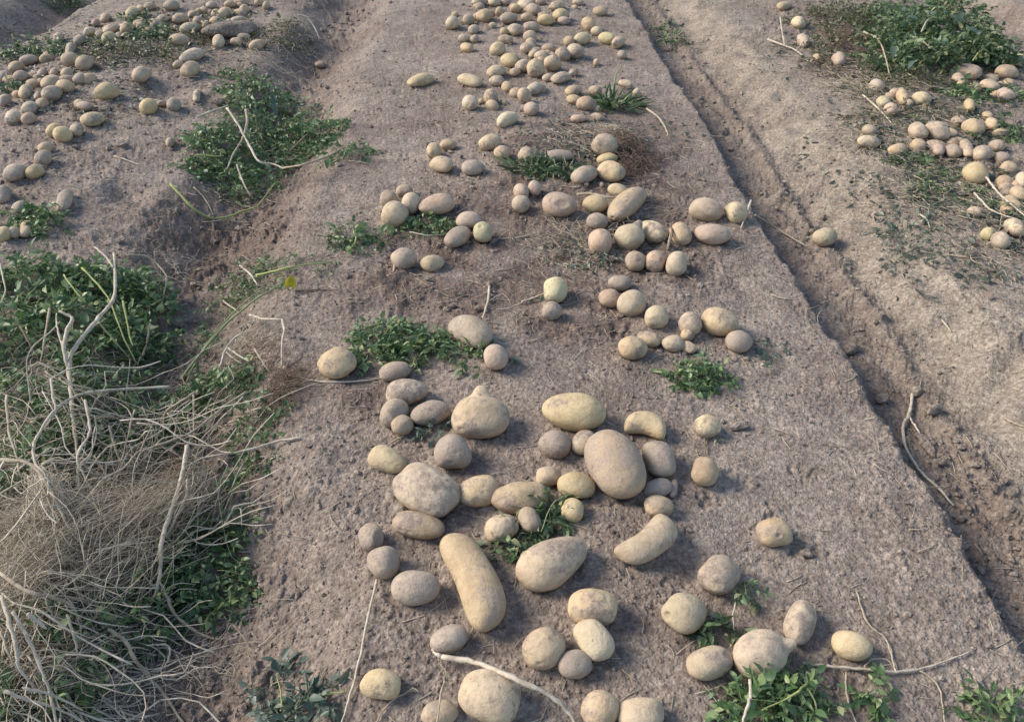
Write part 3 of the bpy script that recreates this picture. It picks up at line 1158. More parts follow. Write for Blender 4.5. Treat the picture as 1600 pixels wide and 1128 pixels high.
def build_small_ones():
    """the many little potatoes of the far bands that lie half buried between the larger ones"""
    b = Buf()
    v0, f0 = ico(3)
    for (px, py, sx, sy, n) in ((215, 45, 70, 22, 22), (350, 18, 40, 12, 10), (60, 125, 45, 25, 12), (120, 150, 50, 22, 6), (800, 22, 60, 16, 22), (830, 85, 50, 22, 14), (800, 140, 50, 20, 5),
                              (1480, 215, 60, 22, 14), (1420, 155, 40, 14, 6), (1545, 135, 36, 16, 8), (1575, 300, 22, 50, 8), (930, 165, 22, 14, 4)):
        for q in range(n):
            x, y = px + rng.normal(0, .6) * sx, py + rng.normal(0, .6) * sy
            s = rng.uniform(4.5, 8.5) * (1 + y / 500)
            c = hit(x, y, .008)
            R_ = s * float((c - C0) @ FW) / FPX
            if any(math.hypot(c[0] - S[0], c[1] - S[1]) < S[3] * .8 for S in SITS):
                continue
            a = rng.uniform(0, 3.14)
            k = rng.normal(0, 2, (3, 3))
            d = 1 + .06 * np.sin(v0 @ k[0]) + .05 * np.sin(v0 @ k[1] + 1)
            P = v0 * d[:, None] * R_ * np.array([rng.uniform(1, 1.4), 1.0, .9])
            P = np.stack([P[:, 0] * math.cos(a) - P[:, 1] * math.sin(a), P[:, 0] * math.sin(a) + P[:, 1] * math.cos(a), P[:, 2]], 1)
            c[2] = float(mg(c[0], c[1])) + R_ * .35
            b.add(P + c, f0)
    tag(b.build('small_potatoes', PM['t']), 'many tiny half buried potatoes filling the far bands', 'potatoes', None, 'stuff')


build_small_ones()
# ------------------------------------------------------------------ vegetation
def pscale(p):
    return float((np.asarray(p) - C0) @ FW) / FPX


LT = np.array([(0, 0, 0), (.30, 0, 0), (.66, 0, 0), (1, 0, 0), (.26, .30, .07), (.62, .26, .06), (.26, -.30, .07), (.62, -.26, .06)])
LF3 = np.array([(0, 1, 4), (0, 6, 1), (2, 3, 5), (2, 7, 3)])
LF4 = np.array([(1, 2, 5, 4), (1, 6, 7, 2)])


class Leaves:
    def __init__(s):
        s.rows = []
        s.b = Buf()

    def leaflet(s, o, d, n, L, wid=1.0, droop=.25):
        s.rows.append((*o, *d, *n, L, wid, droop))

    def compound(s, base, d, L, size, pairs=2, wid=1.0, rach=.0009):
        d = d / np.linalg.norm(d)
        sag = rng.uniform(.1, .7)
        t = np.linspace(0, 1, 4)
        P = base + d[None] * (t * L)[:, None]
        P[:, 2] -= sag * L * t * t * .6
        for q in range(len(P)):
            g = float(mg(P[q, 0], P[q, 1])) + .010
            P[q, 2] = max(P[q, 2], g)
        if rach:
            s.b.tube(P, rach, 3, 1)
        side = np.cross(d, [0, 0, 1.0])
        side /= np.linalg.norm(side) + 1e-6
        n0 = np.cross(side, d) + rng.normal(0, .35, 3)
        spec = [(1.0, 0, 1.15)]
        for k in range(pairs):
            tt = .45 + .4 * k / max(1, pairs - 1) if pairs > 1 else .6
            spec += [(tt, 1, rng.uniform(.75, 1)), (tt + .03, -1, rng.uniform(.75, 1))]
        for tt, sd, sz in spec:
            o = np.array([np.interp(tt, t, P[:, q]) for q in range(3)])
            dd = d * (1 if sd == 0 else .45) + side * sd * .9 + rng.normal(0, .3, 3)
            dd[2] -= .15
            dd /= np.linalg.norm(dd)
            nn = n0 + rng.normal(0, .6, 3)
            nn -= dd * (nn @ dd)
            nn /= np.linalg.norm(nn) + 1e-9
            s.leaflet(o, dd, nn, size * .88 * sz * rng.uniform(.6, 1.3), wid * rng.uniform(.55, 1.1), rng.uniform(-.1, .9))

    def finish(s):
        A = np.array(s.rows)
        O, D, N, L, Wd, Dr = A[:, :3], A[:, 3:6], A[:, 6:9], A[:, 9], A[:, 10], A[:, 11]
        B = np.cross(N, D)
        B /= np.linalg.norm(B, axis=1)[:, None] + 1e-9
        k = len(LT)
        curl = rng.uniform(.2, 2.2, len(A))
        lx = np.repeat(LT[None, :, 0], len(A), 0) * L[:, None]
        ly = LT[None, :, 1] * (L * Wd)[:, None]
        lz = LT[None, :, 2] * (L * curl)[:, None] - (LT[None, :, 0] ** 2) * (L * Dr)[:, None]
        V = O[:, None] + lx[..., None] * D[:, None] + ly[..., None] * B[:, None] + lz[..., None] * N[:, None]
        base = (np.arange(len(A)) * k)[:, None, None]
        V = V.reshape(-1, 3)
        g = mg(V[:, 0], V[:, 1]) + .003
        V[:, 2] = np.maximum(V[:, 2], g)
        m = s.b.n
        s.b.V.append(V)
        s.b.F[3].append((LF3[None] + base).reshape(-1, 3) + m)
        s.b.F[4].append((LF4[None] + base).reshape(-1, 4) + m)
        s.b.n += len(V)
        return s.b


def blob(lv, px, py, rx, ry, hgt, n, size=.026, wid=1.0, pairs=2, L=.07, flat=False):
    """n compound leaves heaped in a mound seen at px,py with half size rx,ry in photo pixels"""
    c = hit(px, py, hgt * .4)
    sc = pscale(c)
    elev = math.asin(min(1, max(.15, (CAM_H - c[2]) / np.linalg.norm(c - C0))))
    Rx = rx * sc
    Ry = max(.3 * Rx, (ry * sc - hgt * .5 * math.cos(elev)) / math.sin(elev))
    for q in range(int(n * 1.35)):
        r = math.sqrt(rng.random())
        a = rng.uniform(0, 2 * math.pi)
        x, y = c[0] + Rx * r * math.cos(a), c[1] + Ry * r * math.sin(a)
        top = hgt * (1 - r ** 2.2) * (.65 + .5 * vnoise(x, y, .07, 77)) + .012
        z = float(mg(x, y)) + top * rng.uniform(.35, 1.0) ** .6
        d = np.array([math.cos(a) * r * .8 + rng.normal(0, .7), math.sin(a) * r * .8 + rng.normal(0, .7), rng.normal(.15, .35)])
        lv.compound(np.array([x, y, z]), d, L * rng.uniform(.6, 1.3), size * rng.uniform(.7, 1.25), pairs, wid)


def grassy(lv, px, py, rx, hgt, n, size=.08, spread=1.2):
    c = hit(px, py, .01)
    Rx = rx * pscale(c)
    for q in range(n):
        a = rng.uniform(0, 2 * math.pi)
        r = math.sqrt(rng.random())
        o = np.array([c[0] + Rx * .5 * r * math.cos(a), c[1] + Rx * .35 * r * math.sin(a), 0])
        o[2] = float(mg(o[0], o[1])) + .012
        d = np.array([math.cos(a) * spread + rng.normal(0, .4), math.sin(a) * spread * .6 + rng.normal(0, .4), rng.uniform(.15, .8)])
        d /= np.linalg.norm(d)
        n_ = np.cross(d, rng.normal(0, 1, 3))
        n_ /= np.linalg.norm(n_)
        lv.leaflet(o, d, n_, size * rng.uniform(.5, 1.2), rng.uniform(.12, .3), rng.uniform(-.1, .6))


def trace(pts):
    """photo points (px, py[, height above soil]) to places on the field"""
    return np.array([hit(p[0], p[1], p[2] if len(p) > 2 else .006) for p in pts])


def tube_px(b, pts, rpx, k=6, sub=5, taper=.55, wob=.0006):
    P = trace(pts)
    sc = pscale(P[len(P) // 2])
    b.tube(P, np.array([rpx * sc, rpx * sc * .9, rpx * sc * taper]), k, sub, wob)


def stem_part(root, pts, rpx, mat=STRAW, taper=.55):
    b = Buf()
    rpx = rpx * .70
    tube_px(b, pts, rpx, taper=taper)
    return b.build('stem', mat, root)


def fibres(b, s, e, s0, s1, n, h0=.03, h1=.03, curl=.25, r=.00048, sub=3):
    """n fine strands running from around pixel s to around pixel e"""
    for q in range(n):
        a = rng.normal(0, 1, 2)
        c = rng.normal(0, 1, 2)
        p0 = hit(s[0] + a[0] * s0, s[1] + a[1] * s0 * .7, max(.004, h0 * rng.uniform(.3, 1.3)))
        p1 = hit(e[0] + c[0] * s1, e[1] + c[1] * s1 * .7, max(.003, h1 * rng.uniform(.1, 1.3)))
        L = np.linalg.norm(p1 - p0)
        t = np.linspace(0, 1, 5)
        P = p0 + (p1 - p0) * t[:, None]
        w = rng.normal(0, curl * L, (2, 3))
        P += w[0] * (np.sin(t * math.pi))[:, None] * .5 + w[1] * np.sin(t * 2 * math.pi)[:, None] * .3
        g = mg(P[:, 0], P[:, 1]) + .004
        P[:, 2] = np.maximum(P[:, 2], g)
        b.tube(P, r * rng.uniform(.6, 1.6), 3, sub)


def tangle(b, px, py, rx, ry, n, h=.04, L=.10, r=.0006, ang=None, spread=1.0):
    """n short curling strands lying in a mat"""
    c = hit(px, py, h * .4)
    sc = pscale(c)
    elev = math.asin((CAM_H - c[2]) / np.linalg.norm(c - C0))
    for q in range(n):
        rr = math.sqrt(rng.random())
        a = rng.uniform(0, 6.283)
        o = np.array([c[0] + rx * sc * rr * math.cos(a), c[1] + ry * sc / math.sin(elev) * rr * math.sin(a), 0])
        az = (ang if ang is not None else rng.uniform(0, 6.283)) + rng.normal(0, spread)
        l = L * rng.uniform(.4, 1.4)
        P = [o]
        for k in range(5):
            az += rng.normal(0, .45)
            P.append(P[-1] + np.array([math.cos(az), math.sin(az), 0]) * l / 5)
        P = np.array(P)
        base = mg(P[:, 0], P[:, 1])
        hh = h * (1 - rr ** 2) * rng.uniform(.1, 1.1)
        P[:, 2] = base + .003 + np.maximum(0, hh + rng.normal(0, .35 * h, 6).cumsum() * .3)
        b.tube(P, r * rng.uniform(.6, 1.7), 3, 2)


def plant(name, label, cat, px, py, group=None):
    o = empty(name, hit(px, py))
    tag(o, label, cat, group)
    return o


HG = 'pulled potato haulms heaped on the soil'

# ---- the big heap at the lower left
A = plant('potato_haulm', 'large tangled heap of dry stalks, hairy roots and green leaves at the lower left', 'haulm heap', 170, 860, HG)
lv = Leaves()
for (x, y, rx, ry, h, n) in ((340, 605, 55, 34, .10, 80), (400, 660, 24, 40, .05, 34), (392, 735, 18, 24, .03, 18), (335, 835, 50, 30, .06, 60),
                             (310, 905, 62, 45, .07, 90), (345, 945, 32, 22, .04, 26), (215, 945, 70, 30, .08, 60), (225, 885, 60, 45, .10, 90),
                             (215, 675, 60, 40, .07, 55), (95, 670, 40, 30, .06, 30), (130, 600, 60, 26, .06, 30), (60, 960, 60, 30, .06, 30),
                             (40, 1095, 50, 28, .05, 40), (150, 730, 60, 40, .04, 30), (25, 610, 30, 30, .05, 20), (130, 970, 50, 26, .05, 24),
                             (30, 720, 40, 40, .05, 40), (250, 790, 50, 30, .04, 40), (170, 640, 120, 50, .09, 150), (150, 700, 120, 50, .08, 110), (60, 1040, 80, 60, .04, 60), (170, 1000, 60, 40, .03, 26), (60, 640, 60, 50, .05, 40), (270, 650, 60, 50, .05, 40)):
    blob(lv, x, y, rx, ry, h, n, size=.019, L=.055)
lv.finish().build('foliage', LEAF_B, A)
STA = [
    (((105, 562, .10), (110, 600, .10), (113, 640, .09), (118, 690, .06), (124, 735, .05)), 4.5, PALE),
    (((265, 605, .10), (200, 608, .11), (130, 615, .12), (90, 638, .13), (62, 675, .13), (52, 705, .12), (60, 735, .11), (75, 780, .10), (92, 815, .09)), 3.6, PALE),
    (((80, 592, .15), (83, 620, .14), (87, 642, .13), (70, 668, .12)), 3.4, PALE),
    (((133, 625, .15), (138, 655, .14), (140, 677, .13), (120, 714, .12), (130, 740, .10), (142, 765, .08)), 3.4, PALE),
    (((385, 612, .06), (350, 635, .09), (300, 675, .11), (255, 693, .12), (215, 708, .12), (195, 730, .12), (160, 750, .11), (140, 775, .10), (112, 798, .09)), 3.2, STRAW),
    (((292, 696, .16), (286, 735, .15), (281, 755, .14), (270, 790, .13), (258, 825, .12), (252, 850, .11), (251, 880, .09), (248, 905, .08), (237, 938, .06), (205, 957, .04)), 5.0, PALE),
    (((293, 750, .15), (291, 775, .13), (272, 815, .12), (258, 838, .11)), 3.6, STRAW),
    (((248, 905, .08), (262, 935, .06), (275, 962, .04), (300, 982, .02), (322, 993, .01), (345, 998, .006), (377, 988, .006)), 3.8, STRAW),
    (((470, 684, .006), (430, 690, .02), (380, 705, .06), (320, 715, .10), (290, 730, .11)), 2.6, PALE),
    (((302, 615, .13), (303, 650, .10), (302, 684, .07)), 2.6, STRAW),
    (((305, 613, .14), (272, 634, .13), (257, 648, .11), (256, 690, .06)), 2.6, STRAW),
    (((262, 645, .12), (274, 662, .10), (272, 690, .07)), 2.6, STRAW),
    (((380, 620, .08), (345, 655, .07), (310, 690, .06)), 2.0, PALE),
    (((10, 618, .13), (13, 665, .12), (25, 710, .10), (32, 745, .09)), 3.0, STRAW),
    (((-5, 718, .13), (40, 722, .13), (63, 740, .12), (88, 785, .11), (110, 830, .09)), 4.5, STRAW),
    (((-5, 775, .10), (25, 757, .11), (55, 742, .11)), 2.4, STRAW),
    (((178, 652, .09), (140, 650, .11), (100, 643, .12)), 2.4, STRAW),
    (((2, 930, .12), (15, 975, .12), (25, 1010, .11), (30, 1042, .09), (55, 1075, .06), (78, 1104, .04)), 4.5, PALE),
    (((20, 955, .12), (40, 990, .11), (57, 1025, .10), (68, 1055, .09), (80, 1090, .07), (88, 1135, .05)), 4.5, PALE),
    (((45, 958, .12), (58, 970, .11), (72, 982, .10)), 5.0, PALE),
    (((0, 985, .10), (14, 1022, .09), (30, 1050, .07)), 2.8, STRAW),
    (((8, 1080, .08), (50, 1095, .07), (90, 1107, .06), (145, 1135, .03)), 3.8, PALE),
    (((35, 1075, .09), (80, 1085, .08), (128, 1108, .05)), 3.2, PALE),
    (((105, 960, .10), (115, 992, .08), (123, 1030, .05)), 2.8, PALE),
    (((168, 984, .05), (195, 1000, .05), (212, 1032, .04), (238, 1063, .02), (263, 1093, .012), (290, 1135, .01)), 4.8, STRAW),
    (((95, 1047, .04), (130, 1050, .03), (178, 1063, .015), (215, 1055, .012), (250, 1047, .02), (262, 1032, .03), (266, 1014, .04), (255, 1006, .045), (230, 1008, .045)), 3.2, PALE),
    (((220, 932, .06), (222, 960, .05), (245, 985, .02), (295, 1000, .01)), 3.2, BROWNST),
    (((55, 1008, .06), (110, 1006, .06), (150, 993, .06), (172, 984, .05)), 2.8, BROWNST),
    (((0, 895, .11), (45, 925, .11), (80, 932, .10), (110, 945, .08), (125, 968, .06)), 4.6, STRAW),
    (((210, 640, .13), (200, 680, .10), (190, 720, .08), (178, 745, .06)), 2.4, STRAW),
    (((170, 665, .12), (180, 700, .09), (190, 730, .07)), 2.4, STRAW),
    (((240, 660, .10), (215, 720, .09), (240, 735, .07)), 1.8, STRAW),
    (((350, 760, .02), (320, 790, .03), (290, 830, .06)), 1.8, STRAW),
    (((0, 640, .10), (40, 655, .12), (75, 690, .10)), 2.2, BROWNST),
    (((150, 860, .09), (190, 852, .10), (245, 845, .10)), 2.6, PALE),
]
for pts, r, m in STA:
    stem_part(A, pts, r, m)
b = Buf()
fibres(b, (275, 765), (110, 860), 20, 50, 230, .11, .08, .24)
fibres(b, (300, 740), (190, 850), 18, 50, 130, .11, .07, .26)
fibres(b, (250, 850), (150, 930), 22, 40, 120, .09, .06, .25)
fibres(b, (60, 740), (110, 840), 12, 30, 140, .10, .08, .14)
fibres(b, (110, 850), (10, 900), 30, 24, 160, .08, .09, .14)
fibres(b, (215, 700), (170, 830), 30, 30, 90, .07, .06, .15)
tangle(b, 60, 835, 90, 65, 900, .10, .11, .0005)
tangle(b, 90, 940, 110, 50, 260, .10, .16, .0007)
tangle(b, 70, 1060, 90, 60, 260, .07, .16, .0007)
tangle(b, 165, 850, 90, 60, 420, .10, .13)
tangle(b, 60, 660, 90, 60, 170, .12, .15)
tangle(b, 230, 700, 110, 70, 170, .11, .15)
tangle(b, 120, 1010, 110, 60, 300, .05, .12)
tangle(b, 250, 1040, 110, 60, 130, .02, .09)
tangle(b, 230, 745, 100, 50, 150, .06, .12)
o = b.build('fibrous_roots', HAIR, A)
o['kind'] = 'stuff'
b = Buf()
for (x, y, rx, ry, n, hh, L, r, ang) in ((150, 640, 150, 60, 46, .15, .26, .0013, None), (200, 700, 120, 60, 46, .15, .26, .0013, .8), (90, 760, 120, 70, 70, .14, .24, .0013, None),
                                   (60, 1010, 70, 80, 22, .08, .24, .0012, -1.2), (170, 1060, 130, 50, 24, .04, .2, .0010, None), (250, 830, 60, 60, 50, .12, .22, .0013, .9), (50, 930, 80, 40, 26, .13, .24, .0012, -1.0), (90, 1060, 110, 60, 22, .08, .26, .0012, -.9)):
    tangle(b, x, y, rx, ry, n, hh, L, r, ang, .7)
o = b.build('dry_stalks', PALE, A)
o['kind'] = 'stuff'
b = Buf()
fibres(b, (272, 718), (285, 745), 14, 8, 60, .13, .12, .2)
b.build('brown_roots', ROOT, A)
b = Buf()
tangle(b, 55, 1050, 26, 16, 90, .06, .06)
b.build('brown_roots', ROOT, A)

# ---- the green clump above it
B = plant('potato_haulm', 'green leafy clump with a forked bleached branch at the left border', 'haulm heap', 130, 540, HG)
lv = Leaves()
for (x, y, rx, ry, h, n) in ((60, 430, 80, 36, .10, 105), (165, 430, 62, 34, .11, 95), (220, 465, 42, 40, .10, 60), (110, 500, 80, 50, .11, 110),
                             (20, 500, 42, 60, .10, 60), (205, 530, 50, 40, .09, 70), (150, 560, 50, 30, .06, 40), (40, 560, 40, 26, .05, 30)):
    blob(lv, x, y, rx, ry, h, n, size=.026, L=.065)
lv.finish().build('foliage', LEAF_B, B)
for pts, r, m in [
    (((108, 578, .10), (113, 550, .12), (135, 520, .14), (160, 490, .155), (178, 465, .16), (180, 430, .165), (178, 396, .165)), 5.0, PALE),
    (((106, 575, .10), (100, 545, .13), (105, 515, .15), (113, 498, .16), (94, 486, .165)), 4.6, PALE),
    (((98, 542, .13), (90, 515, .14), (88, 490, .14)), 2.6, PALE),
    (((177, 418, .165), (166, 402, .16), (148, 386, .15)), 2.8, PALE),
    (((140, 512, .14), (155, 505, .13), (165, 498, .13)), 1.8, PALE),
    (((128, 418, .14), (168, 464, .14), (190, 520, .12), (212, 565, .08)), 2.2, LIME),
    (((100, 430, .13), (118, 455, .13), (134, 472, .12)), 2.0, LIME),
    (((200, 398, .12), (232, 402, .12), (256, 425, .11), (260, 440, .10), (250, 482, .06)), 2.2, STRAW),
    (((150, 498, .13), (185, 540, .10), (205, 562, .07)), 2.0, GREENST),
    (((78, 482, .12), (70, 530, .09), (64, 565, .06)), 2.8, STRAW),
    (((30, 508, .12), (45, 535, .10), (62, 562, .07)), 2.4, BROWNST),
    (((235, 500, .09), (228, 540, .07), (215, 570, .05)), 2.0, STRAW),
    (((192, 470, .12), (202, 520, .10), (207, 540, .09)), 2.4, LIME),
    (((0, 412, .12), (8, 452, .11), (3, 470, .11)), 2.0, PALE)]:
    stem_part(B, pts, r, m)
b = Buf()
tangle(b, 130, 560, 120, 26, 150, .06, .10)
b.build('fibrous_roots', HAIR, B)
b = Buf()
tangle(b, 250, 420, 30, 30, 50, .03, .08)
b.build('fibrous_roots', HAIR, B)

# ---- stalks lying to the right of that clump, with a rusty root ball
S = plant('potato_haulm', 'thin pile of green and bleached stalks with one yellow leaf and rusty roots', 'haulm heap', 380, 520, HG)
lv = Leaves()
for (x, y, rx, ry, h, n) in ((390, 430, 32, 20, .05, 30), (365, 455, 30, 18, .04, 20), (420, 445, 26, 16, .04, 16), (345, 490, 26, 24, .04, 16), (310, 540, 30, 26, .05, 22),
                             (430, 418, 34, 8, .03, 16), (490, 415, 24, 7, .02, 8)):
    blob(lv, x, y, rx, ry, h, n, size=.017, L=.05, wid=.8)
lv.finish().build('foliage', LEAF_B, S)
for pts, r, m in [
    (((285, 590, .06), (298, 572, .07), (330, 532, .08), (360, 500, .085), (400, 468, .085), (445, 440, .07)), 3.0, GREENST),
    (((290, 600, .05), (318, 545, .07), (352, 503, .08), (392, 464, .08), (420, 450, .06)), 2.2, GREENST),
    (((400, 430, .05), (440, 421, .05), (470, 415, .04), (520, 410, .01)), 2.6, LIME),
    (((390, 492, .05), (410, 498, .055), (440, 499, .06)), 3.2, PALE),
    (((441, 499, .06), (444, 515, .055), (441, 535, .045), (440, 572, .015)), 3.2, PALE),
    (((345, 572, .06), (352, 548, .07), (365, 530, .07), (380, 519, .07)), 2.8, PALE),
    (((355, 543, .06), (372, 555, .05), (390, 565, .04)), 2.6, PALE),
    (((353, 550, .05), (365, 560, .04), (378, 568, .03)), 2.4, PALE),
    (((398, 545, .05), (410, 565, .04), (420, 580, .02)), 2.4, STRAW),
    (((375, 415, .06), (392, 430, .06), (402, 445, .05)), 2.4, PALE),
    (((348, 470, .05), (365, 482, .05), (375, 490, .04)), 2.4, STRAW),
    (((463, 454, .006), (500, 453, .006), (535, 453, .006)), 2.0, BROWNST)]:
    stem_part(S, pts, r, m)
b = Buf()
tangle(b, 440, 605, 28, 36, 260, .04, .08, .0006)
tangle(b, 400, 560, 40, 30, 120, .03, .07, .0006)
b.build('rusty_roots', ROOT, S)
b = Buf()
tangle(b, 370, 540, 60, 40, 140, .04, .10)
b.build('fibrous_roots', HAIR, S)
lv = Leaves()
c = hit(455, 430, .055)
for d in ((.1, -.4, -.9), (-.4, -.3, -.75)):
    d = np.array(d) / np.linalg.norm(d)
    n_ = np.cross(d, [1, .4, 0])
    lv.leaflet(c, d, n_ / np.linalg.norm(n_), .048, .75, .25)
lv.finish().build('yellow_leaf', YEL, S)

# ---- haulm beside the left furrow
Cc = plant('potato_haulm', 'dark green leafy heap with long bent pale stalks beside the left furrow', 'haulm heap', 400, 250, HG)
lv = Leaves()
for (x, y, rx, ry, h, n, s) in ((345, 215, 46, 36, .13, 90, .026), (395, 150, 36, 40, .14, 80, .026), (445, 175, 38, 30, .11, 60, .026), (492, 205, 40, 32, .12, 85, .028),
                                (375, 282, 42, 30, .09, 70, .024), (425, 245, 50, 34, .08, 60, .026), (542, 240, 26, 14, .05, 24, .024), (470, 240, 40, 20, .06, 40, .026),
                                (340, 265, 34, 26, .07, 36, .026), (380, 120, 24, 22, .10, 30, .024), (310, 240, 16, 20, .05, 12, .03), (400, 200, 50, 36, .15, 70, .024), (440, 205, 44, 34, .13, 60, .024)):
    blob(lv, x, y, rx, ry, h, n, size=s, L=.075)
lv.finish().build('foliage', LEAF_B, Cc)
for pts, r, m in [
    (((308, 183, .13), (332, 174, .15), (356, 165, .16)), 2.4, PALE),
    (((355, 170, .17), (372, 195, .17), (390, 228, .155), (404, 252, .14), (425, 256, .12), (442, 263, .10)), 3.0, PALE),
    (((442, 263, .10), (475, 257, .09), (505, 247, .06), (540, 230, .03)), 2.4, STRAW),
    (((384, 172, .16), (386, 190, .16), (380, 215, .15), (365, 240, .13), (355, 265, .11)), 3.0, STRAW),
    (((370, 258, .10), (380, 285, .08), (390, 305, .05)), 2.6, PALE),
    (((308, 242, .08), (330, 244, .09), (350, 244, .09)), 2.0, LIME),
    (((455, 235, .09), (468, 222, .10), (480, 210, .11)), 2.0, BROWNST),
    (((266, 288, .05), (285, 308, .045), (305, 328, .035), (330, 341, .02), (352, 340, .02), (380, 330, .02), (402, 322, .02), (418, 302, .03), (431, 285, .05)), 2.6, LIME),
    (((303, 292, .05), (320, 310, .04), (333, 335, .03)), 1.6, STRAW),
    (((333, 340, .02), (334, 360, .012), (335, 380, .008)), 3.4, BROWNST),
    (((352, 342, .02), (368, 346, .012), (385, 348, .008)), 1.6, STRAW),
    (((545, 252, .012), (560, 253, .01), (572, 255, .008)), 1.8, STRAW)]:
    stem_part(Cc, pts, r, m)
b = Buf()
tangle(b, 430, 215, 60, 50, 150, .08, .12)
tangle(b, 375, 310, 50, 20, 90, .03, .08)
b.build('fibrous_roots', HAIR, Cc)
b = Buf()
tangle(b, 400, 100, 50, 25, 90, .04, .10, .0008)
b.build('fibrous_roots', HAIR, Cc)
lv = Leaves()
for px, py in ((425, 145), (428, 160)):
    c = hit(px, py, .16)
    d = np.array([.15, -.5, -.85])
    d /= np.linalg.norm(d)
    n_ = np.cross(d, [1, .2, 0])
    lv = Leaves()
    lv.leaflet(c, d, n_ / np.linalg.norm(n_), .07, .6, .1)
    lv.finish().build('pale_leaf', LEAF_G, Cc)

# ---- the big bush at the top right
D = plant('potato_haulm', 'big dark green bushy mound of leaves at the top right', 'haulm heap', 1460, 90, HG)
lv = Leaves()
for (x, y, rx, ry, h, n) in ((1410, 40, 62, 34, .22, 150), (1470, 45, 75, 42, .26, 240), (1525, 65, 55, 36, .24, 170), (1445, 85, 70, 34, .20, 170),
                             (1550, 85, 28, 26, .16, 50), (1390, 75, 40, 24, .16, 60), (1500, 10, 60, 24, .22, 80), (1440, 5, 60, 20, .2, 70), (1380, 15, 40, 20, .16, 50)):
    blob(lv, x, y, rx, ry, h, n, size=.034, L=.085)
lv.finish().build('foliage', LEAF, D)
for pts, r, m in [
    (((1350, 50, .10), (1372, 62, .10), (1383, 88, .08), (1390, 118, .03)), 2.0, STRAW),
    (((1440, 50, .27), (1447, 35, .28), (1453, 28, .28)), 1.6, PALE),
    (((1442, 65, .22), (1455, 75, .20), (1463, 80, .18)), 1.4, STRAW),
    (((1520, 95, .13), (1527, 85, .15), (1535, 78, .17)), 1.4, LIME)]:
    stem_part(D, pts, r, m)
lv = Leaves()
for px, py in ((1405, 17), (1417, 25), (1483, 28), (1534, 50), (1500, 18), (1460, 18), (1395, 72), (1510, 45), (1430, 95)):
    c = hit(px, py, .22)
    d = np.array([rng.normal(0, .6), -.6, rng.normal(0, .4)])
    d /= np.linalg.norm(d)
    n_ = np.cross(d, [1, .2, .3])
    lv = Leaves()
    lv.leaflet(c, d, n_ / np.linalg.norm(n_), .065, .8, .3)
    lv.finish().build('pale_leaf', LEAF_G, D)

# ---- olive withering weeds left of the bush
E_ = plant('potato_haulm', 'olive withering haulm with brown roots left of the big green bush', 'haulm heap', 1320, 60, HG)
lv = Leaves()
for (x, y, rx, ry, h, n) in ((1300, 20, 60, 22, .12, 110), (1340, 35, 45, 22, .12, 70), (1285, 65, 26, 24, .08, 50), (1330, 10, 60, 14, .12, 60), (1300, 95, 30, 14, .04, 24), (1425, 125, 60, 16, .05, 70), (1390, 110, 30, 16, .05, 36)):
    blob(lv, x, y, rx, ry, h, n, size=.022, L=.07)
lv.finish().build('foliage', LEAF_O, E_)
b = Buf()
tangle(b, 1335, 62, 45, 18, 260, .07, .12, .0010)
b.build('brown_roots', ROOT, E_)
b = Buf()
tangle(b, 1310, 105, 50, 16, 160, .03, .09, .0009)
b.build('brown_roots', ROOT, E_)
b = Buf()
tangle(b, 1340, 120, 50, 26, 200, .03, .10, .0009)
tangle(b, 1440, 130, 80, 20, 160, .03, .10, .0009)
b.build('fibrous_roots', HAIR, E_)

# ---- smaller sprigs and weeds, each one thing: parts leaves and stem
SG = 'loose green sprigs and weeds on the soil'


def sprig(name, label, cat, px, py, blobs, mat=LEAF, stems=(), grass=(), size=.02, L=.05, hair=()):
    o = plant(name, label, cat, px, py, SG)
    lv = Leaves()
    for (x, y, rx, ry, h, n) in blobs:
        blob(lv, x, y, rx, ry, h, n, size=size, L=L)
    for g in grass:
        grassy(lv, *g)
    lv.finish().build('leaves', mat, o)
    for pts, r, m in stems:
        stem_part(o, pts, r, m)
    if hair:
        b = Buf()
        for h in hair:
            tangle(b, *h)
        b.build('fibrous_roots', HAIR, o)
    return o


sprig('potato_sprig', 'long dark green sprig lying between a pale round potato and a large flat one', 'sprig', 660, 545,
      ((595, 520, 32, 20, .03, 44), (640, 530, 42, 20, .035, 54), (700, 538, 46, 18, .03, 52), (590, 560, 30, 16, .03, 30), (640, 555, 34, 16, .03, 28), (740, 560, 24, 12, .02, 16)), LEAF_B,
      ((((580, 540, .02), (640, 540, .025), (740, 556, .01)), 2.2, GREENST),), size=.020, L=.04)
sprig('potato_sprig', 'small bluish green tuft on bare soil below the large rounded beige potato', 'sprig', 1092, 588,
      ((1092, 586, 40, 20, .035, 56), (1105, 600, 22, 8, .02, 14)), LEAF_B, ((((1060, 575, .012), (1090, 588, .02), (1120, 595, .01)), 1.8, GREENST),), size=.019, L=.04)
sprig('potato_sprig', 'bright leafy sprig under the big round potato with a nub at the front right', 'sprig', 1220, 1085,
      ((1180, 1100, 34, 22, .03, 30), (1240, 1090, 38, 28, .035, 42), (1215, 1112, 46, 18, .03, 26)), LEAF_B,
      ((((1172, 1062, .05), (1172, 1090, .06), (1165, 1112, .06), (1158, 1140, .05)), 4.2, PALE),
       (((1270, 1060, .05), (1240, 1085, .055), (1190, 1110, .05)), 2.4, LIME), (((1262, 1075, .05), (1275, 1100, .04), (1272, 1125, .02)), 2.2, GREENST)), size=.019, L=.05)
sprig('potato_sprig', 'two leaved weed with thin roots right of the bright front sprig', 'sprig', 1365, 1085,
      ((1362, 1075, 16, 14, .035, 6), (1368, 1098, 14, 8, .02, 5)), LEAF_B, ((((1322, 1050, .012), (1324, 1090, .012), (1342, 1140, .01)), 2.4, STRAW),), size=.024, L=.03)
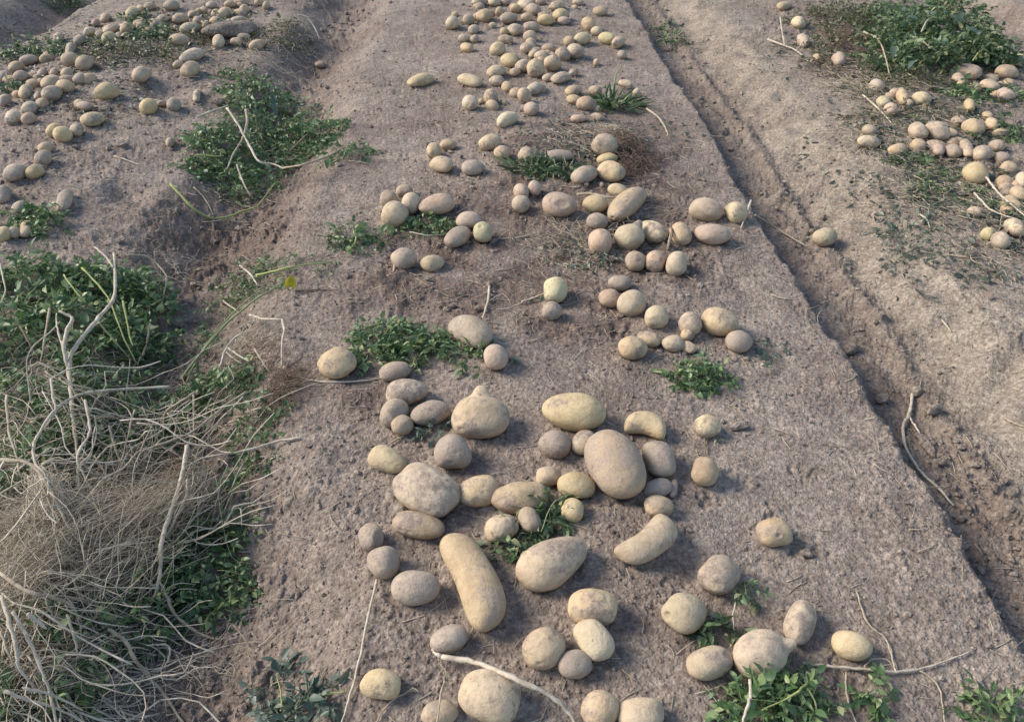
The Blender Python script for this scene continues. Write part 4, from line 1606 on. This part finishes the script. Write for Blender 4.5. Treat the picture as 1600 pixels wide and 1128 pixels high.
sprig('potato_sprig', 'leafy sprig cut off by the front right corner', 'sprig', 1550, 1115, ((1545, 1116, 34, 12, .025, 22),), LEAF_B, size=.02, L=.05)
sprig('potato_sprig', 'sprig with broad grey green leaves at the front left edge', 'sprig', 450, 1095,
      ((430, 1062, 14, 16, .04, 6), (420, 1092, 24, 10, .02, 7), (475, 1108, 34, 14, .03, 24), (440, 1122, 34, 10, .02, 10)), LEAF_G,
      ((((362, 1088, .01), (385, 1080, .015), (412, 1068, .02)), 2.2, BROWNST), (((440, 1110, .02), (440, 1085, .03), (434, 1060, .045)), 2.4, LIME),
       (((470, 1095, .02), (505, 1085, .02), (542, 1079, .012)), 2.8, LIME)), size=.021, L=.04)
sprig('potato_sprig', 'dark leaves squeezed between the lumpy cream potato and small round yellow one', 'sprig', 858, 808,
      ((860, 800, 22, 30, .04, 24), (808, 852, 26, 16, .02, 18)), LEAF, ((((815, 862, .01), (808, 890, .008), (803, 925, .006)), 2.4, STRAW), (((880, 775, .05), (862, 790, .05), (845, 830, .03)), 1.8, GREENST)),
      ((850, 815, 40, .03, 16, .05),), size=.022, L=.04)
sprig('potato_sprig', 'small grey green leaves behind the peanut shaped potato', 'sprig', 1130, 998,
      ((1125, 992, 24, 16, .03, 14),), LEAF, ((((1150, 942, .02), (1146, 960, .02), (1147, 985, .012)), 2.2, PALE),), size=.022, L=.03)
sprig('potato_sprig', 'dark withered sprig at the right foot of the scabbed beige potato', 'sprig', 1160, 925, ((1158, 922, 16, 20, .03, 12),), LEAF, size=.018, L=.03)
sprig('potato_sprig', 'few grey green leaves in front of the dusty oval potato by the onion shaped one', 'sprig', 675, 675, ((672, 674, 26, 10, .02, 12),), LEAF_G, size=.018, L=.03)
sprig('loose_leaf', 'single green leaf lying right of the small round pinkish potato', 'leaf', 800, 560, ((798, 560, 6, 8, .012, 2),), LEAF_G, size=.022, L=.01)
sprig('loose_leaf', 'tiny green leaf beside the small round yellow potato right of the kidney', 'leaf', 1126, 689, ((1126, 689, 6, 5, .01, 2),), LEAF_G, size=.015, L=.01)
sprig('potato_sprig', 'grassy green sprig in front of two dusty potatoes in the upper middle', 'sprig', 850, 262,
      ((830, 262, 40, 14, .04, 30), (880, 268, 44, 10, .03, 26)), LEAF, grass=((825, 265, 60, .05, 34, .08), (880, 268, 60, .05, 26, .08)), size=.02, L=.05)
sprig('grass_tuft', 'dark spiky grassy tuft beside four potatoes on the upper middle bed', 'grass tuft', 965, 165,
      ((960, 160, 40, 14, .04, 22),), LEAF, ((((960, 140, .04), (962, 118, .06), (975, 100, .05)), 1.6, GREENST),), ((965, 165, 60, .05, 70, .085), (950, 160, 50, .05, 40, .07)), size=.02, L=.05,
      hair=((975, 150, 50, 16, 60, .03, .1, .0009),))
sprig('potato_sprig', 'low sprig lying left of the cream cluster of five on the bare soil', 'sprig', 560, 372,
      ((545, 368, 30, 18, .03, 30), (600, 375, 26, 10, .02, 14), (550, 385, 16, 10, .02, 10)), LEAF_B, ((((552, 360, .03), (556, 376, .03), (545, 392, .01)), 1.8, LIME),), size=.02, L=.045)
sprig('potato_sprig', 'low leafy sprig between the cluster of five and the group of three', 'sprig', 665, 356,
      ((660, 350, 32, 14, .035, 34), (690, 356, 26, 10, .02, 18)), LEAF_B, ((((640, 362, .02), (665, 368, .02), (695, 366, .01)), 1.8, PALE),), size=.021, L=.045)
sprig('potato_sprig', 'grey shrivelled leaves right of the brown round potato near the furrow edge', 'sprig', 1200, 545, ((1200, 545, 26, 14, .015, 14), (1215, 565, 14, 8, .01, 5)), LEAF_G, size=.014, L=.03)
sprig('potato_sprig', 'small grey shrivelled leaves left of the row of three potatoes', 'sprig', 935, 410, ((930, 408, 26, 12, .015, 16),), LEAF_G, size=.016, L=.03, hair=((920, 400, 60, 30, 60, .015, .06, .0006),))
sprig('potato_sprig', 'pale leaf stalk at the left of the pale greenish round potato', 'sprig', 840, 468, ((842, 466, 12, 6, .012, 5),), LEAF_G, ((((815, 472, .01), (835, 465, .015), (852, 458, .02)), 2.4, PALE),), size=.018, L=.02)
sprig('weed', 'dark green weed growing in the right furrow near the top', 'weed', 1045, 62, ((1038, 48, 24, 10, .05, 24), (1052, 66, 20, 14, .05, 34)), LEAF, grass=((1045, 60, 40, .05, 16, .06),), size=.022, L=.05)
sprig('weed', 'small bright green weed standing over the cream upright potato at the left', 'weed', 62, 345, ((62, 345, 26, 24, .07, 46), (45, 335, 20, 10, .04, 12)), LEAF_B, size=.024, L=.05)
sprig('weed', 'dark green weed patch behind the flat dull potato at the far left', 'weed', 60, 80, ((35, 82, 30, 12, .05, 44), (75, 82, 26, 10, .05, 40), (58, 72, 30, 8, .04, 24)), LEAF, size=.028, L=.07)
sprig('weed', 'dark leafy weed at the top edge over the far left furrow', 'weed', 90, 6, ((85, 6, 26, 12, .08, 50), (110, 2, 20, 8, .06, 24)), LEAF, size=.03, L=.08)
sprig('weed', 'dark weed beside the greenish potato near the top of the left bed', 'weed', 218, 30, ((218, 28, 10, 12, .06, 20),), LEAF, size=.028, L=.06)
sprig('weed', 'spreading blue green weed in the middle of the far left litter', 'weed', 240, 55, ((235, 52, 26, 13, .06, 50), (255, 60, 20, 10, .04, 24)), LEAF, size=.026, L=.07)
sprig('weed', 'green weed between two potatoes at the left picture border', 'weed', 14, 138, ((12, 138, 20, 10, .05, 30),), LEAF, size=.026, L=.06)
sprig('weed', 'small weed left of the yellow green potato on the left bed', 'weed', 155, 64, ((155, 64, 12, 8, .04, 16),), LEAF, size=.026, L=.05)
sprig('weed', 'olive dying weed mat around the broad tan potato on the left bed', 'weed', 210, 78, ((190, 80, 60, 14, .035, 110), (260, 85, 40, 12, .035, 60), (320, 55, 30, 14, .04, 60), (150, 95, 40, 12, .02, 36), (330, 30, 60, 14, .02, 40)), LEAF_O, size=.02, L=.06,
      hair=((200, 82, 90, 18, 160, .02, .1, .0009), (310, 60, 40, 20, 60, .02, .1, .0009)))
sprig('weed', 'olive weeds covering the mound left of the furrow top', 'weed', 440, 52, ((440, 50, 40, 16, .05, 46), (410, 62, 30, 10, .03, 20), (470, 62, 24, 14, .04, 16)), LEAF_O, size=.02, L=.06,
      hair=((440, 50, 60, 24, 150, .04, .12, .0009),))
sprig('weed', 'bright weeds beside the yellow potato near the right border', 'weed', 1515, 148, ((1510, 145, 32, 14, .05, 50), (1590, 152, 16, 12, .05, 24)), LEAF_B, size=.026, L=.06)
sprig('weed', 'green weed patch left of the right picture border, below the bright weeds', 'weed', 1585, 205, ((1585, 205, 26, 14, .04, 40), (1545, 215, 16, 8, .02, 12)), LEAF, size=.024, L=.06)
sprig('weed', 'dark trampled haulm in the middle of the right bed litter', 'weed', 1445, 270, ((1445, 265, 34, 22, .03, 40), (1470, 300, 50, 22, .025, 34), (1410, 240, 30, 12, .02, 20)), LEAF, size=.02, L=.05,
      hair=((1470, 300, 110, 50, 260, .03, .1, .0008), (1400, 220, 90, 40, 160, .02, .1, .0008)))
sprig('weed', 'olive litter of stems left of the dusty purplish potato', 'weed', 1400, 175, ((1390, 190, 60, 20, .02, 46), (1345, 140, 26, 24, .03, 26), (1470, 180, 60, 16, .02, 40)), LEAF_O, size=.018, L=.05,
      hair=((1350, 150, 40, 30, 120, .04, .1, .0008), (1470, 185, 80, 24, 140, .02, .1, .0008)))
sprig('weed', 'flat grey shrivelled leaves on the bare right bed', 'weed', 1415, 360, ((1415, 358, 40, 14, .012, 34), (1430, 385, 40, 14, .012, 22)), LEAF_G, size=.016, L=.04)
sprig('weed', 'dark shrivelled litter with roots under the white twigs at the right border', 'weed', 1575, 330, ((1560, 325, 40, 26, .03, 30),), LEAF, size=.016, L=.05,
      hair=((1550, 320, 60, 40, 160, .03, .1, .0008), (1560, 400, 60, 20, 60, .02, .08, .0008)))

# ---- brown root clump on the middle bed
o = plant('root_clump', 'brown hairy root clump right of the warty tan potato', 'root clump', 985, 240)
tag(o, None, None)
b = Buf()
tangle(b, 985, 235, 34, 24, 260, .07, .09, .0008)
tangle(b, 985, 262, 24, 14, 160, .03, .05, .0008)
b.build('brown_roots', ROOT, o)
b = Buf()
tangle(b, 930, 205, 70, 20, 150, .025, .10, .0008)
tangle(b, 900, 230, 60, 20, 90, .02, .09, .0007)
b.build('fibrous_roots', HAIR, o)
b = Buf()
tube_px(b, ((1010, 170, .03), (1030, 185, .04), (1042, 205, .02), (1043, 214, .008)), 1.6)
b.build('stem', STRAW, o)

o = plant('root_clump', 'mat of thin straw roots under the right cluster of potatoes', 'root clump', 910, 385)
b = Buf()
tangle(b, 900, 385, 70, 40, 220, .018, .09, .0006)
tangle(b, 1000, 345, 60, 40, 120, .03, .08, .0006)
b.build('fibrous_roots', HAIR, o)
for pts, r, m in [(((1048, 350, .05), (1050, 365, .05), (1045, 385, .03)), 2.6, BROWNST), (((1052, 352, .05), (1046, 372, .04), (1043, 390, .02)), 2.0, STRAW)]:
    stem_part(o, pts, r, m)

# ---- dry stems lying on bare soil
DG = 'dry stems and roots lying on the soil'
STEMS = [
    ('dry_twig', 'straight pale stem running from the dusty grey round potato to the front edge', ((590, 905, .015), (576, 960, .012), (561, 1035, .012), (545, 1095, .010), (528, 1145, .008)), 3.0, PALE),
    ('dry_twig', 'thick bleached stem curving over the large pale front potato', ((690, 1026, .02), (740, 1034, .03), (790, 1053, .06), (815, 1065, .065), (860, 1087, .05), (888, 1112, .03), (905, 1145, .012)), 6.5, PALE),
    ('dry_twig', 'thin curved root from the tip of the longest potato to the thick stem', ((752, 955, .03), (737, 988, .012), (718, 1015, .008), (700, 1021, .012)), 1.9, STRAW),
    ('dry_twig', 'short forked stalk lying right of the golden oval front potato', ((652, 1079, .006), (638, 1080, .008), (612, 1095, .008), (584, 1132, .006)), 2.4, STRAW),
    ('dry_twig', 'upright thin stalk in front of the tan potato cut by the front edge', ((694, 1062, .012), (688, 1090, .045), (682, 1135, .055)), 2.6, STRAW),
    ('dry_twig', 'long crooked bleached stem lying in the right furrow', ((1428, 606, .012), (1420, 648, .012), (1411, 665, .010), (1416, 700, .010), (1440, 738, .010), (1466, 762, .012), (1490, 790, .008)), 3.6, PALE),
    ('dry_twig', 'short pale stalk standing behind the large flat tan potato', ((765, 444, .006), (763, 468, .01), (754, 497, .02)), 2.6, PALE),
    ('dry_twig', 'thin pale stem lying in front of the pale round potato at the left', ((452, 586, .006), (500, 596, .006), (555, 596, .006), (605, 589, .006)), 2.4, PALE),
    ('dry_root', 'forked pale root lying below the yellow oval potato at the right', ((1255, 1036, .006), (1335, 1044, .008), (1400, 1049, .008), (1455, 1040, .006), (1515, 1018, .006)), 3.2, PALE),
    ('dry_root', 'long thin root coming down the bare soil right of the upright oval potato', ((1338, 922, .005), (1355, 972, .005), (1384, 998, .005), (1402, 1047, .006)), 2.0, STRAW),
    ('dry_root', 'thin root curving down to the front edge near the right corner sprig', ((1435, 1046, .005), (1466, 1072, .005), (1477, 1135, .005)), 2.0, STRAW),
    ('dry_root', 'small looped root right under the yellow oval potato at the right', ((1350, 1042, .008), (1362, 1030, .010), (1385, 1030, .010), (1400, 1046, .008)), 1.6, STRAW),
    ('dry_twig', 'white twig running to the right border, lower one of a pair', ((1522, 302, .03), (1532, 312, .03), (1552, 330, .03), (1608, 349, .03)), 2.2, PALE),
    ('dry_twig', 'white twig running to the right border, upper one of a pair', ((1541, 277, .05), (1556, 297, .05), (1575, 315, .04), (1608, 343, .03)), 2.2, PALE),
    ('dry_twig', 'arched pale stalk over the weedy mound at the top left', ((466, 24, .10), (478, 27, .12), (490, 40, .12), (500, 62, .08)), 1.8, PALE),
    ('dry_twig', 'thin pale stem on dark soil right of the split green potato', ((778, 373, .005), (806, 372, .006), (836, 367, .005)), 2.0, STRAW),
    ('dry_root', 'hooked stalk on the dusty brown potato with a long root trailing left', ((615, 405, .02), (615, 424, .012), (602, 433, .006), (580, 440, .005), (556, 443, .005)), 2.4, STRAW),
    ('dry_twig', 'thin upright stalk beside the round potato nearest the furrow', ((1174, 313, .05), (1166, 335, .03), (1158, 356, .008)), 2.4, PALE),
    ('dry_twig', 'thin dark stem reaching across the furrow to the yellow potato', ((1180, 336, .01), (1215, 358, .02), (1260, 385, .03)), 2.0, STRAW),
    ('dry_leaf', 'curled dry leaf on the yellowish potato in the right cluster', ((902, 304, .04), (925, 303, .05), (950, 309, .05), (975, 305, .05)), 3.2, STRAW),
    ('dry_twig', 'pale twig pointing down among the right bed litter', ((1348, 148, .02), (1370, 168, .02), (1396, 196, .01)), 2.0, PALE),
    ('dry_twig', 'forked pale twig left of the far right weeds', ((1200, 62, .02), (1228, 72, .02), (1245, 80, .02), (1263, 96, .015)), 1.8, PALE),
    ('dry_twig', 'short upright twig above the forked pale twig', ((1219, 28, .05), (1222, 50, .04), (1226, 72, .02)), 1.6, PALE),
    ('dry_twig', 'thin angled stem near the right border halfway down', ((1568, 652, .006), (1582, 660, .006), (1606, 668, .006)), 2.2, STRAW),
    ('dry_twig', 'short white straw on the right slope above the angled stem', ((1472, 500, .006), (1480, 510, .006), (1486, 518, .006)), 2.0, PALE),
    ('dry_twig', 'tiny curved straw on the bare right bed', ((1436, 335, .01), (1447, 342, .012), (1453, 355, .006)), 1.8, PALE),
    ('dry_twig', 'pale straw under the grey shrivelled leaves of the right bed', ((1478, 398, .006), (1510, 402, .006), (1545, 408, .006), (1568, 440, .006)), 1.8, STRAW),
    ('dry_twig', 'short straw by the edge of the furrow, above the soil ledge', ((1206, 461, .005), (1222, 466, .005), (1236, 467, .005)), 1.8, PALE),
    ('dry_twig', 'straw lying on the left bed above the dark hollow', ((178, 244, .008), (198, 250, .008), (218, 258, .006)), 1.8, PALE),
    ('dry_root', 'thin root leaning on the lumpy tan potato above the yellow oval', ((603, 697, .006), (625, 684, .008), (642, 673, .012)), 2.0, STRAW),
    ('dry_twig', 'thin stalk between the small yellow and round tan potato on the right', ((1101, 684, .01), (1102, 700, .008), (1101, 714, .012)), 1.4, BROWNST),
]
FORK = {'forked pale root lying below the yellow oval potato at the right': ((1400, 1049, .008), (1392, 1020, .006), (1385, 1000, .006)),
        'long crooked bleached stem lying in the right furrow': ((1420, 650, .012), (1432, 668, .01), (1448, 700, .006)),
        'thick bleached stem curving over the large pale front potato': ((692, 1026, .02), (682, 1022, .02), (675, 1016, .015)),
        'short forked stalk lying right of the golden oval front potato': ((638, 1080, .008), (645, 1075, .012), (655, 1080, .012)),
        'forked pale twig left of the far right weeds': ((1243, 80, .02), (1252, 70, .03), (1256, 62, .04))}
for name, label, pts, r, m in STEMS:
    b = Buf()
    tube_px(b, pts, r * .78)
    if label in FORK:
        tube_px(b, FORK[label], r * .5)
    tag(b.build(name, m), label, name.replace('_', ' '), DG)

# ---- single clods one can tell apart
CLOD = soil_material('clod_soil', True)
CG = 'hard lumps of soil'
for i, (x, y, a, bb, ang, label) in enumerate((
        (1432, 612, 10, 8, 0, 'round soil clod at the top end of the crooked stem in the furrow'),
        (1462, 640, 13, 7, 25, 'flat soil clod right of the crooked stem in the furrow'),
        (1446, 690, 24, 9, -55, 'long slab of soil beside the crooked stem in the furrow'),
        (1466, 722, 9, 7, 0, 'pale soil clod at the lower end of the long slab'),
        (1380, 622, 12, 9, 20, 'soil clod under the wall of the right furrow'),
        (1330, 545, 14, 8, 10, 'soil clod high in the right furrow'),
        (1156, 666, 15, 7, 5, 'flat soil clod right of the small round yellow potato'),
        (362, 44, 38, 12, 6, 'big overhanging clod of soil above a row of potatoes on the left bed'),
        (190, 226, 11, 6, 0, 'small clod on the left bed above the dark hollow'),
        (1262, 862, 10, 7, 0, 'soil clod below the small flattened pale potato'),
        (345, 160, 10, 6, 0, 'small clod behind the leafy heap by the left furrow'))):
    q = make_potato(400 + i, x, y, a, bb, ang, 't', {'l': 4.2, 'b': 0.05}, label, 'M')
    q.name = 'soil_clod'
    q.data.name = 'soil_clod'
    q.data.materials[0] = CLOD
    tag(q, label, 'soil clod', CG)

build_leaf_litter()
